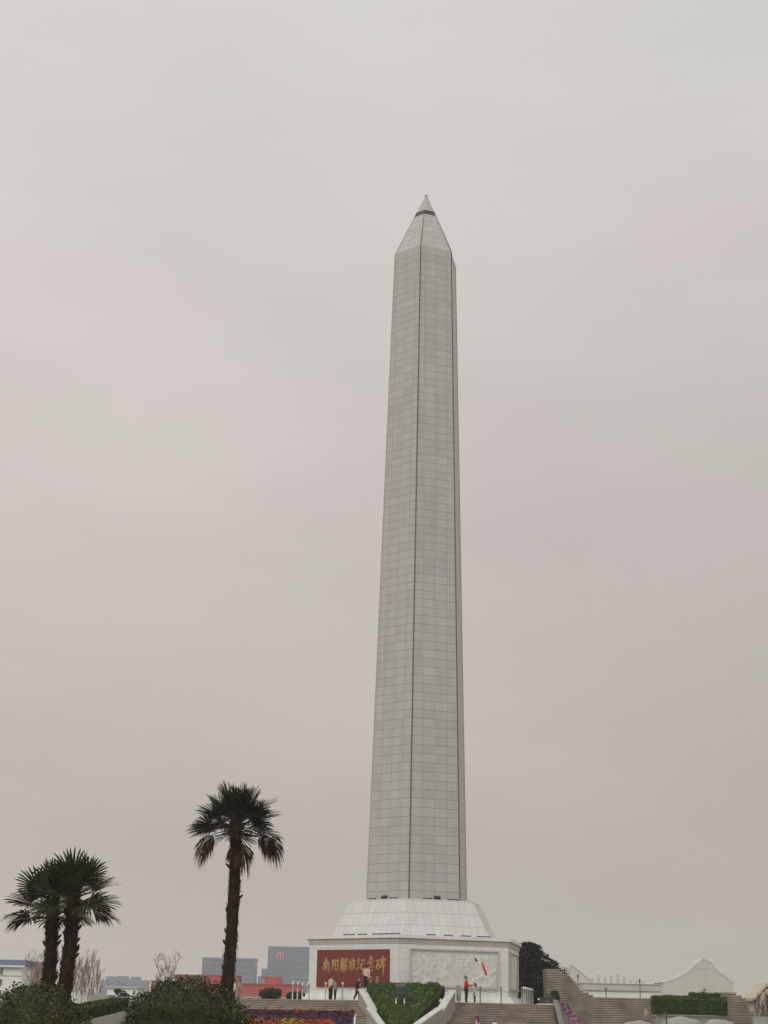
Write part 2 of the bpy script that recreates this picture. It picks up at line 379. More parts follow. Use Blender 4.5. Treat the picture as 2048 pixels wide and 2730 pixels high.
hexband(q, 8.54, 4.16, 8.53, 4.38, 1, v0=.1); hexcap(q, 8.53, 4.38, 1); q.build('cornice', ['cornice_shade_stone', 'wall_stone'], mon)
q = MB(); hexband(q, 6.66, 4.383, 5.14, 7.02, v0=0.1); hexcap(q, 5.14, 7.02); q.build('sloping_base', 'base_stone', mon)
q = MB(); v = hexband(q, R_sb, 7.02, R_st, z_st, v0=0); q.build('shaft', 'shaft_stone', mon)
def rr_(z): return R_st * (z_ap + .25 - z) / (z_ap + .25 - z_st)
zb0, zb1 = 64.13, 64.62
q = MB(); hexband(q, R_st, z_st, rr_(zb0), zb0, v0=v); hexband(q, rr_(zb1), zb1, rr_(z_ap), z_ap, v0=v + 5); q.build('pointed_top', 'shaft_stone', mon)
q = MB(); hexband(q, rr_(zb0) + .005, zb0, rr_(zb1) + .005, zb1); q.build('dark_band', 'dark_band', mon)
q = MB(); hexband(q, rr_(z_ap) + .02, z_ap - .03, rr_(z_ap) + .02, z_ap + .07); hexcap(q, rr_(z_ap) + .02, z_ap + .07); q.build('tip_cap', 'dark_joint', mon)
for i in range(6):
    q = MB()
    p0, p1, p2 = hexv(i, R_sb, 7.02), hexv(i, R_st, z_st), hexv(i, rr_(zb0), zb0)
    q.tube([p0, p1], [.055, .05], 6); q.tube([p1, p2], [.045, .025], 6)
    q.build('corner_trim', 'dark_joint' if i in (1, 2) else 'trim_stone', mon)
# inscription panel on the left front face
def facepoint(px, py, i, r, off=0.0):
    n = fnorm(i); p0 = A + n * (r * math.cos(math.pi / 6) + off)
    return on_plane(px, py, p0, n)
n0, e0 = fnorm(0), fdir(0)
RW = 8.25
tl, bl, tr = (facepoint(*p, 0, RW) - A for p in ((849.3, 2534), (846.5, 2631), (1040.6, 2529)))
u0, u1 = (tl.dot(e0) + bl.dot(e0)) / 2 - .05, tr.dot(e0)
zt, zb_ = (tl.z + tr.z) / 2, bl.z
PD = RW * math.cos(math.pi / 6)
def fbox(mb, i, ua, ub, za, zb2, d0, d1, mi=0):
    n, e = fnorm(i), fdir(i)
    rot = Matrix((e, n, Vector((0, 0, 1)))).transposed()
    c = e * ((ua + ub) / 2) + n * ((d0 + d1) / 2) + Vector((0, 0, (za + zb2) / 2))
    mb.box(c, (ub - ua, d1 - d0, zb2 - za), rot, mi)
q = MB(); fbox(q, 0, u0, u1, zb_, zt, PD - .1, PD + .075); ins = q.build('inscription_panel', 'red_granite', mon)
CH = {
 0: [[(.25,.22),(.8,.18)],[(.5,0),(.5,.33)],[(.15,.36),(.12,.7),(.04,.95)],[(.15,.39),(.9,.33),(.94,.98),(.8,.9)],[(.38,.44),(.44,.52)],[(.68,.42),(.58,.52)],[(.3,.6),(.74,.57)],[(.28,.74),(.76,.71)],[(.52,.5),(.51,.96)]],
 1: [[(.08,.15),(.32,.12),(.2,.34),(.33,.5),(.2,.6)],[(.1,.12),(.08,1)],[(.5,.2),(.48,.88)],[(.5,.2),(.95,.05),(.92,.92),(.8,.86)],[(.5,.5),(.9,.46)],[(.48,.85),(.9,.82)]],
 2: [[(.22,0),(.03,.28)],[(.2,.08),(.42,.06),(.3,.22)],[(.12,.25),(.1,.7),(.0,.95)],[(.12,.26),(.46,.2),(.47,.95),(.38,.9)],[(.13,.45),(.44,.42)],[(.12,.65),(.44,.62)],[(.29,.25),(.28,.95)],[(.58,.12),(.93,.08),(.86,.4),(.78,.36)],[(.72,.12),(.55,.42)],[(.64,.45),(.56,.6)],[(.62,.55),(.96,.52)],[(.54,.73),(1,.68)],[(.78,.42),(.76,1)]],
 3: [[(.24,.08),(.34,.18)],[(.03,.32),(.5,.25)],[(.27,.28),(.2,.6),(.02,.95)],[(.22,.5),(.46,.47),(.38,.95),(.26,.86)],[(.7,0),(.52,.36)],[(.6,.25),(.98,.2)],[(.86,.24),(.75,.6),(.48,1)],[(.58,.4),(.75,.65),(1,.98)]],
 4: [[(.25,0),(.08,.3),(.28,.28),(.05,.6),(.35,.52)],[(.0,.92),(.36,.74)],[(.5,.18),(.92,.12),(.86,.45)],[(.52,.48),(.86,.45)],[(.52,.45),(.5,.85),(.62,.93),(.95,.9),(1,.7)]],
 5: [[(.5,0),(.35,.3),(0,.6)],[(.52,.05),(.7,.3),(1,.42)],[(.38,.4),(.64,.37)],[(.32,.52),(.66,.48),(.5,.68)],[(.15,.74),(.08,.9)],[(.3,.72),(.36,.97),(.7,.99),(.75,.84)],[(.5,.7),(.56,.8)],[(.76,.66),(.9,.8)]],
 6: [[(.05,.22),(.42,.16)],[(.28,.2),(.0,.6)],[(.12,.42),(.12,.62)],[(.12,.43),(.38,.4),(.35,.6)],[(.12,.61),(.36,.58)],[(.72,0),(.62,.1)],[(.5,.14),(.5,.36)],[(.5,.14),(.95,.1),(.9,.34)],[(.5,.25),(.9,.22)],[(.5,.36),(.9,.33)],[(.74,.12),(.68,.36),(.46,.56)],[(.4,.52),(1,.46)],[(.78,.4),(.74,.75),(.7,1)]],
 7: [[(.1,.1),(.9,.05)],[(.5,0),(.45,.6)],[(.2,.35),(.85,.32)],[(.3,.5),(.1,.95)],[(.15,.7),(.9,.66)],[(.5,.6),(.52,1)]],
 8: [[(.5,0),(.2,.3)],[(.3,.2),(.9,.1),(.7,.4)],[(.1,.45),(.9,.4)],[(.2,.6),(.8,.56),(.75,.8)],[(.2,.8),(.8,.76)],[(.5,.4),(.45,1)]]}
BOX = [(225,362,258,540),(410,545,275,520),(583,732,255,545),(745,892,255,500),(918,1078,260,480),(1108,1272,203,500),(1288,1492,215,592),(1172,1228,592,728),(1280,1360,590,730)]
def glyph(strokes, bx, wmax, name):
    g_ = MB(); x0, x1, y0, y1 = bx; rr = random.Random(name)
    def P(p):
        x = x0 + p[0] * (x1 - x0) ; y = y0 + p[1] * (y1 - y0)
        u = (x - 95) / (1548 - 95); w = (y - 90 + (u - .5) * 36) / (812 - 90)
        return u0 + u * (u1 - u0), zt - w * (zt - zb_)
    for k, s_ in enumerate(strokes):
        pts = [Vector((*P(p), 0)) for p in s_]
        fine = []
        for i_ in range(len(pts) - 1):
            for j in range(6): fine.append(pts[i_].lerp(pts[i_ + 1], j / 6))
        fine.append(pts[-1]); nn = len(fine)
        # brush line: swells at the start, thins at the end
        left, right = [], []
        for i_, p in enumerate(fine):
            d = (fine[min(i_ + 1, nn - 1)] - fine[max(i_ - 1, 0)]).normalized(); pr = Vector((-d.y, d.x, 0))
            tt = i_ / (nn - 1)
            w = wmax * (.55 + .45 * math.cos(tt * 2.6)) * (1.15 if tt < .15 else 1) * rr.uniform(.85, 1.15) * .5 + .006
            left.append(p + pr * w); right.append(p - pr * w)
        for i_ in range(nn - 1):
            quad = [left[i_], left[i_ + 1], right[i_ + 1], right[i_]]
            f3 = lambda p, dd: e0 * p.x + n0 * (PD + dd) + Vector((0, 0, p.y))
            top = [f3(p, .095 + .0007 * k) for p in quad]; bot = [f3(p, .07) for p in quad]
            g_.raw(top + bot, [(0, 1, 2, 3), (0, 4, 5, 1), (2, 6, 7, 3), (1, 5, 6, 2), (3, 7, 4, 0)])
    return g_.build(name, 'gold', ins)
for k in range(7): glyph(CH[k], BOX[k], .125, 'gold_character')
for k in (7, 8): glyph(CH[k], BOX[k], .06, 'signature_character')
# relief panels: right front face and the face beyond
def relief(i, ua, ub, za, zb2):
    nx, nz_ = 130, 56; d = PD + .012
    n, e = fnorm(i), fdir(i); q_ = MB(); vs = []
    for b_ in range(nz_ + 1):
        for a_ in range(nx + 1):
            u = ua + (ub - ua) * a_ / nx; z = za + (zb2 - za) * b_ / nz_
            h = mnoise.noise(Vector((u * 1.9, z * 1.0, i * 7.3))) * .4 + mnoise.noise(Vector((u * 4.2, z * 2.6, 3 + i))) * .45 + abs(mnoise.noise(Vector((u * 7, z * 6, 9)))) * .5
            edge = min(a_, nx - a_, b_, nz_ - b_) > 0
            vs.append(e * u + n * (d + (max(0, h) * .09 if edge else -.02)) + Vector((0, 0, z)))
    q_.raw(vs, [(b_ * (nx + 1) + a_, b_ * (nx + 1) + a_ + 1, (b_ + 1) * (nx + 1) + a_ + 1, (b_ + 1) * (nx + 1) + a_) for b_ in range(nz_) for a_ in range(nx)])
    o_ = q_.build('relief_panel', 'relief_stone', mon, smooth=True)
    f_ = MB(); w = .09
    fbox(f_, i, ua - w, ub + w, zb2, zb2 + w, PD - .1, PD + .16); fbox(f_, i, ua - w, ub + w, za - w, za, PD - .1, PD + .13)
    fbox(f_, i, ua - w, ua, za, zb2, PD - .1, PD + .14); fbox(f_, i, ub, ub + w, za, zb2, PD - .1, PD + .14)
    f_.build('frame', 'wall_stone', o_)
    for me in (f_,): pass
ra, rb, rc = (facepoint(*p, 1, RW) - A for p in ((1094.5, 2531), (1326, 2539), (1326, 2634)))
e1 = fdir(1)
RU0, RU1, RZ0, RZ1 = ra.dot(e1), (rb.dot(e1) + rc.dot(e1)) / 2, rc.z, (ra.z + rb.z) / 2
relief(1, RU0, RU1, RZ0, RZ1); relief(2, -2.9, 2.9, RZ0, RZ1)

# lights on the ledges
def floodlight_proto(label, loc, rz):
    t_ = thing('floodlight', loc, label, 'floodlight', 'floodlights on the shaft ledge', rz)
    rot = Matrix.Rotation(R(-35), 3, 'X')
    q = MB(); q.box((0, 0, .19), (.42, .20, .17), rot); q.box((0, -.10, .23), (.46, .03, .19), rot); q.build('housing', 'dark_metal', t_)
    q = MB(); q.box((0, 0, .02), (.36, .16, .04)); q.box((-.23, 0, .11), (.025, .05, .18)); q.box((.23, 0, .11), (.025, .05, .18)); q.build('bracket', 'dark_metal', t_)
    return t_
def ledge(px, i, rad, z):
    n = fnorm(i); p0 = A + n * (rad * math.cos(math.pi / 6)); d = ray(px, 2450); o = Vector((0, 0, EYE))
    d2 = Vector((d.x, d.y, 0)); p = o + d * ((p0 - o).dot(n) / d.dot(n))
    return Vector((p.x, p.y, z)), vang(i + .5) - math.pi / 2
fl0 = None
for px, i, lab in ((1023, 0, 'dark floodlight at the foot of the shaft on the left front face'), (1166, 1, 'dark floodlight at the foot of the shaft on the right front face'),
                   (1257, 2, 'small dark floodlight on the right end of the shaft ledge, nearer the shaft'), (1268, 2, 'small dark floodlight at the outer right corner of the shaft ledge')):
    if i == 2:
        loc, rz = A + hexv(2, 4.7, 7.022) + fdir(2) * (1.4 if px < 1260 else 3.6) , vang(2.5) - math.pi / 2
    else: loc, rz = ledge(px, i, 4.62, 7.022)
    if fl0 is None: fl0 = floodlight_proto(lab, loc, rz)
    else:
        o = dup(fl0, loc, rz, lab)
        if i == 2: o.scale = (.6, .6, .6)
ll0 = None
LL = [(992, 0, 4.75, 7.022, .62, 'thin bar light on the shaft ledge, far left'), (1048, 0, 4.75, 7.022, .7, 'thin bar light on the shaft ledge right of the left floodlight'),
      (1139, 1, 4.75, 7.022, .7, 'thin bar light on the shaft ledge left of the right floodlight'), (1207, 1, 4.75, 7.022, .8, 'thin bar light on the shaft ledge at its right end'),
      (932, 0, 7.5, 4.383, 1.0, 'dark bar light on the cornice, farthest left above the red panel'), (967, 0, 7.5, 4.383, .8, 'dark bar light on the cornice, second from the left above the red panel'),
      (1010, 0, 7.5, 4.383, 1.1, 'long dark bar light on the cornice above the middle of the red panel'), (1048, 0, 7.5, 4.383, 1.3, 'long dark bar light on the cornice just left of the front corner'),
      (1150, 1, 7.5, 4.383, .65, 'short dark bar light on the cornice, first right of the front corner'), (1196, 1, 7.5, 4.383, .65, 'short dark bar light on the cornice, second right of the front corner'),
      (1242, 1, 7.5, 4.383, .75, 'short dark bar light on the cornice, third right of the front corner'), (1290, 1, 7.5, 4.383, 1.0, 'dark bar light on the cornice nearest the right corner')]
for px, i, rad, z, ln, lab in LL:
    loc, rz = ledge(px, i, rad, z)
    if ll0 is None:
        ll0 = thing('bar_light', loc, lab, 'bar light', 'bar lights on the ledges', rz)
        q = MB(); q.box((0, 0, .10), (1, .12, .07)); q.build('housing', 'grey_dark', ll0)
        for sx in (-.4, .4):
            q = MB(); q.box((sx, 0, .033), (.05, .1, .066)); q.build('foot', 'dark_metal', ll0)
        o = ll0
    else: o = dup(ll0, loc, rz, lab)
    o.scale = (ln, 1, 1)

# ------------------------------------------------------------------ bollards with chains round the pedestal
RB = 9.42
def bollard(loc, label, white):
    b_ = thing('bollard', loc, label, 'bollard', 'bollards round the pedestal')
    q = MB(); q.lathe((0, 0, 0), [(.09, 0), (.09, .03), (.052, .04), (.05, 1.0), (.06, 1.01), (.06, 1.05)], 10); q.build('post', 'pale_steel' if white else 'steel', b_, True)
    if white:
        q = MB(); q.ball((0, 0, 1.11), .075, 10); q.build('cap', 'cap_white', b_, True)
    else:
        q = MB(); q.lathe((0, 0, 1.05), [(.058, 0), (.05, .05), (.02, .07)], 10); q.build('cap', 'steel', b_, True)
    return b_
bp = {}
ORD = ['first', 'second', 'third', 'fourth', 'fifth', 'sixth', 'seventh']
side_name = {0: 'in front of the red panel', 1: 'in front of the relief panel', 2: 'along the receding right side', 5: 'receding along the left side'}
protos = {}
face_seq = [(0, range(0, 7)), (1, range(1, 7)), (2, range(1, 7)), (5, range(2, 6))]
posts = {}
for i, ks in face_seq:
    for k in ks:
        p = A + hexv(i, RB).lerp(hexv(i + 1, RB), k / 6)
        posts[(i, k)] = p
        if i == 1: lab = 'dark steel bollard %s of the row %s' % (ORD[k - 1], side_name[1]); white = False
        elif i == 5: lab = 'white-capped bollard %s from the left corner %s of the pedestal' % (ORD[5 - k], side_name[5]); white = True
        elif i == 2: lab = 'white-capped bollard %s from the front %s of the pedestal' % (ORD[k - 1], side_name[2]); white = True
        else: lab = 'white-capped bollard %s from the left %s' % (ORD[k], side_name[0]); white = True
        if white not in protos: protos[white] = bollard(p, lab, white)
        else: dup(protos[white], p, 0, lab)
def chain(p, q_, lab):
    m_ = MB(); pts = []
    for k in range(13):
        t_ = k / 12; pt = p.lerp(q_, t_); pts.append((pt.x, pt.y, .92 - .22 * (1 - (2 * t_ - 1) ** 2)))
    m_.tube(pts, .013, 5)
    tag(m_.build('chain', 'steel'), lab, 'chain', 'chains between the bollards')
for i, ks in face_seq:
    seq = list(range(0, 7)) if i in (0, 1, 2) else list(range(2, 7))
    for k in seq[:-1]:
        p = A + hexv(i, RB).lerp(hexv(i + 1, RB), k / 6); q_ = A + hexv(i, RB).lerp(hexv(i + 1, RB), (k + 1) / 6)
        chain(p, q_, 'sagging chain %s from the %s in the row %s' % (ORD[k], {0: 'left', 1: 'front corner', 2: 'front', 5: 'back'}[i], side_name[i]))

# ------------------------------------------------------------------ planter between the flights
PLAN = {}
def cope(px, py, Y): return at(px, py, Y)
Lt, Lm, Lb = cope(965, 2636, 108.9), cope(993, 2686, 106.0), cope(1018, 2730, 103.4)
L2 = cope(986, 2686, 104.9)
Rt, Rm, Rb = cope(1206, 2639, 108.3), cope(1177, 2686, 105.6), cope(1110, 2730, 102.2)
R2 = cope(1172, 2686, 104.6)
def coping(p, q_, ext, w, inward):
    """a sloping stone wall whose top runs from p to q_ and on by ext, its foot on the ground"""
    d = (q_ - p); q2 = q_ + d * ext
    side_ = Vector((d.y, -d.x, 0)).normalized() * (w / 2)
    m_ = MB()
    for a_, b_ in ((p, q2),):
        lip = side_ * 1.25
        T = [a_ - lip, a_ + lip, b_ + lip, b_ - lip]; T2 = [x - Vector((0, 0, .10)) for x in T]
        m_.raw(T + T2, [(0, 1, 2, 3), (0, 4, 5, 1), (1, 5, 6, 2), (2, 6, 7, 3), (3, 7, 4, 0), (4, 7, 6, 5)], 0)
        B = [a_ - side_, a_ + side_, b_ + side_, b_ - side_]
        B1 = [x - Vector((0, 0, .10)) for x in B]; B2 = [Vector((x.x, x.y, min(GZ, x.z - .2))) for x in B]
        m_.raw(B1 + B2, [(0, 4, 5, 1), (1, 5, 6, 2), (2, 6, 7, 3), (3, 7, 4, 0)], 1)
    return m_
plw = thing('planter', A + Vector((-1.5, -11, 0)), 'stone planter with sloping pale copings between the two flights of stairs', 'planter')
for p, q_, ext, nm in ((Lt, Lm, .1, 'coping'), (L2, Lb, 1.2, 'coping'), (Rt, Rm, .1, 'coping'), (R2, Rb, .4, 'coping')):
    m_ = coping(p - plw.location, q_ - plw.location, ext, .42, 1); m_.build('coping_wall', ['coping_stone', 'grey_stone'], plw)
q = MB(); pr_ = Rt + (Rt - Rm).normalized() * .12
q.box(pr_ - plw.location + Vector((.42, .25, -.25)), (.30, .34, 1.0)); q.build('end_post', 'grey_stone', plw)
def surf_leaves(mb, quads, dens, size, depth=.06, jitter=.7, mi=0, tipmi=None, tipfrac=.0):
    for qd in quads:
        a_, b_, c_, d_ = (np.array(x) for x in qd)
        n_ = np.cross(b_ - a_, d_ - a_); ar = np.linalg.norm(n_); n_ = n_ / ar
        k = int(ar * dens); u = rng.random((k, 1)); v_ = rng.random((k, 1))
        P = (a_ * (1 - u) + b_ * u) * (1 - v_) + (d_ * (1 - u) + c_ * u) * v_
        off = np.array([mnoise.noise(Vector(p) * 2.3) for p in P])[:, None] * depth * 1.6 + rng.normal(0, depth * .5, (k, 1))
        P = P + n_ * off
        m_ = [tipmi if (tipmi is not None and rng.random() < tipfrac) else mi for _ in range(k)]
        mb.leaves(P, np.repeat(n_[None], k, 0), size, jitter, m_)
# hedge filling the wedge: a rounded ridge at the back, falling with the stairs to the front
hp = thing('hedge', A + Vector((-1.5, -9.5, 0)), 'sloping clipped green hedge filling the planter between the stairs', 'hedge')
q = MB(); ho = hp.location
nu, nv = 26, 22; grid = []
tl_, tr_ = cope(978, 2628, 108.7), cope(1186, 2627, 108.2)
bl_, br_ = Lb + (Lb - L2) * 1.0 + Vector((.1, 0, .1)), Rb + (Rb - R2) * .35 + Vector((-.1, 0, .1))
for j in range(nv + 1):
    row = []
    for i in range(nu + 1):
        u, v_ = i / nu, j / nv
        p = tl_.lerp(tr_, u).lerp(bl_.lerp(br_, u), v_)
        edge = min(u, 1 - u) * nu
        ht = (.22 if edge >= 2 else (.16 if edge >= 1 else -.15)) * (1 if v_ > .05 else .6)
        ht += .06 * mnoise.noise(p * 1.7) + .11 * math.sin(v_ * 24 + 1.2 * mnoise.noise(Vector((u * 4, v_, 3))))
        row.append(p + Vector((0, 0, ht)) - ho)
    grid.append(row)
quads = [(grid[j][i], grid[j + 1][i], grid[j + 1][i + 1], grid[j][i + 1]) for j in range(nv) for i in range(nu)]
back = [(grid[0][i + 1], grid[0][i], grid[0][i] - Vector((0, 0, .8)), grid[0][i + 1] - Vector((0, 0, .8))) for i in range(nu)]
for a_ in quads + back: q.poly(a_, 2)
sides = [(grid[j][0], grid[j + 1][0], grid[j + 1][0] - Vector((0, 0, .35)), grid[j][0] - Vector((0, 0, .35))) for j in range(nv)]
sides += [(grid[j + 1][nu], grid[j][nu], grid[j][nu] - Vector((0, 0, .35)), grid[j + 1][nu] - Vector((0, 0, .35))) for j in range(nv)]
for a_ in sides: q.poly(a_, 2)
surf_leaves(q, quads, 380, .11, .07, .8, 0, 1, .22)
for a_ in quads:
    if mnoise.noise((a_[0] + ho) * .9) > .08: surf_leaves(q, [a_], 160, .11, .09, .8, 1)
surf_leaves(q, sides, 420, .085, .05, .8, 2)
q.build('foliage', ['hedge_leaf', 'hedge_tip', 'hedge_shade'], hp)

# grey spotlight standing in the hedge
lp = at(1068, 2675, 105.0)
t_ = thing('spotlight', lp, 'large dark grey spotlight on pale legs standing in the middle of the sloping hedge', 'spotlight')
q = MB(); q.lathe((0, 0, .42), [(.14, 0), (.26, .06), (.32, .18), (.30, .48), (.38, .58), (.36, .70), (.22, .78)], 14); q.build('lamp_housing', 'grey_dark' if 'grey_dark' in MAT else 'dark_metal', t_, True)
q = MB(); q.box((-.40, 0, .62), (.05, .10, .62)); q.box((.40, 0, .62), (.05, .10, .62)); q.box((0, 0, .33), (.85, .10, .05)); q.build('yoke', 'dark_metal', t_)
for sx in (-.28, .24):
    q = MB(); q.tube([(sx, 0, .32), (sx * 1.05, -.05, -.02)], .04, 8); q.build('leg', 'cap_white', t_)

# ------------------------------------------------------------------ flower bed and its edging
fb = thing('flower_bed', at(790, 2722, 84), 'sloping bed of orange, yellow and purple flowers in front of the left stairs', 'flower bed')
fo = fb.location
pa, pb = at(655, 2700, 86), at(946, 2704, 86)
dn = at(640, 2740, 80) - at(640, 2694, 86)
dn = Vector((0, -6, -1.45))
q = MB()
base = [pa, pb, pb + dn, pa + dn]
foot = [Vector((p.x, p.y, GZ)) for p in base]
cell = local(base, fo); cf = local(foot, fo)
q.poly(cell); 
for i in range(4): q.poly([cell[i], cf[i], cf[(i + 1) % 4], cell[(i + 1) % 4]])
q.build('soil_bank', 'brown_cloth', fb)
q = MB(); K = 15000
U = rng.random(K); V_ = rng.random(K) ** 1.3
P = []; mi = []
names = ['flower_purple', 'flower_wine', 'flower_orange', 'flower_yellow', 'flower_violet', 'flower_red', 'hedge_shade']
for u, v_ in zip(U, V_):
    p = cell[0].lerp(cell[1], u) + (cell[3] - cell[0]) * v_
    n1 = mnoise.noise(Vector((u * 7, v_ * 5, 2))); n2 = mnoise.noise(Vector((u * 16, v_ * 9, 8)))
    if v_ < .10 + .02 * n2: c = 1 if n2 > 0 else 0; h = .14
    elif v_ < .24 + .03 * n1: c = 0 if n2 < .25 else 4; h = .06
    elif u > .86 - v_ * .1: c = 4; h = .05
    else:
        s_ = math.sin(u * 15 + v_ * 5 + n1 * 3)
        c = 3 if s_ > .45 else (2 if s_ > -.35 else (5 if n2 > -.1 else 1)); h = .05
    if rng.random() < .14: c = 6
    P.append(p + Vector((0, 0, h + rng.normal(0, .03)))); mi.append(c)
q.leaves(P, np.repeat([[0, -.3, 1]], K, 0), .14, .5, mi, .8)
o = q.build('flowers', names, fb); o['kind'] = 'stuff'
for a_, b_ in ((cell[1], cell[2]), (cell[3], cell[0])):
    q = MB(); q.tube([a_ + Vector((0, 0, .02)), b_ + Vector((0, 0, .02))], .07, 6); q.build('edging', 'white_stone', fb)

# ------------------------------------------------------------------ foliage builders
def bush(name, c, rx, ry, h, n, size, mats, label, cat='shrub', young=.04, group=None, lumps=14, seed=1):
    """a leafy ball: leaves spread through lumps that stand off an uneven ellipsoid"""
    r_ = random.Random(seed)
    t_ = thing(name, c, label, cat, group)
    q = MB(); q.tube([(0, 0, -.05), (.03, .02, h * .3), (0, 0, h * .6)], [.07, .05, .03], 7)
    for k in range(7):
        a_ = k * .9; q.tube([(0, 0, h * .15), (rx * .45 * math.cos(a_), ry * .45 * math.sin(a_), h * .5), (rx * .7 * math.cos(a_), ry * .7 * math.sin(a_), h * .72)], [.035, .022, .01], 5)
    q.build('stem', 'bark', t_)
    q = MB(); cz = h * .5; core = []
    P, Nn, mi = [], [], []
    d = rng.normal(0, 1, (n, 3)); d /= np.linalg.norm(d, axis=1)[:, None]
    for k in range(n):
        dd = Vector(d[k]); f = 1 + .16 * mnoise.noise(dd * 2.2 + Vector((seed, 0, 0))) + .13 * mnoise.noise(dd * 5.5 + Vector((0, seed, 0))) + .10 * mnoise.noise(dd * 11 + Vector((0, 0, seed)))
        s_ = f * (1 - abs(rng.normal(0, .07))) * (1.04 if rng.random() < .03 else 1)
        p = Vector((dd.x * rx * s_, dd.y * ry * s_, cz + dd.z * h * .5 * s_))
        if p.z < .05: p.z = .05 + rng.random() * .1
        P.append(p); Nn.append(dd); mi.append(1 if (mnoise.noise(dd * 3 + Vector((seed, 5, 1))) > .32 and dd.z > .2 and rng.random() < young * 10) or rng.random() < young * .5 else 0)
    q.leaves(P, Nn, size, .75, mi)
    # inner mass of leaves so that the heart is not hollow
    bmb = bmesh.new(); bmesh.ops.create_icosphere(bmb, subdivisions=3, radius=1)
    vs = []
    for v_ in bmb.verts:
        dd = v_.co.normalized(); f = .82 + .14 * mnoise.noise(dd * 2.2 + Vector((seed, 0, 0))) + .08 * mnoise.noise(dd * 5.5 + Vector((0, seed, 0)))
        vs.append((dd.x * rx * f, dd.y * ry * f, max(.03, cz + dd.z * h * .5 * f)))
    bmb.verts.index_update(); q.raw(vs, [[x.index for x in f_.verts] for f_ in bmb.faces], 0); bmb.free()
    q.build('foliage', mats, t_)
    return t_
c = at(495, 2690, 38); c.z = GZ
bush('shrub', c, 1.53, 1.4, 2.32, 17000, .075, ['shrub_leaf_dark', 'shrub_young'], 'big dark green round shrub in front of the lone palm and the left stairs', young=.02, seed=3)
c = at(92, 2690, 36); c.z = GZ
bush('shrub', c, 1.22, 1.2, 2.12, 14000, .075, ['shrub_leaf', 'shrub_young'], 'round green shrub with rusty young leaves below the pair of palms at the left edge', young=.05, seed=8)
# low dark shrubs on the plaza left of the pedestal
for px0, px1, py, Y, h, lab, sd in ((690, 752, 2640, 128, .95, 'low clipped dark shrub on the plaza in front of the pink building', 21),
                                    (762, 816, 2649, 132, .75, 'low dark shrub behind the bollards at the left corner of the pedestal', 22)):
    c = at((px0 + px1) / 2, 2660, Y); c.z = 0
    w = (px1 - px0) / 4311 * Y / 2
    bush('shrub', c, w, .7, h, 2200, .11, ['shrub_leaf_dark', 'shrub_leaf'], lab, young=.05, seed=sd)

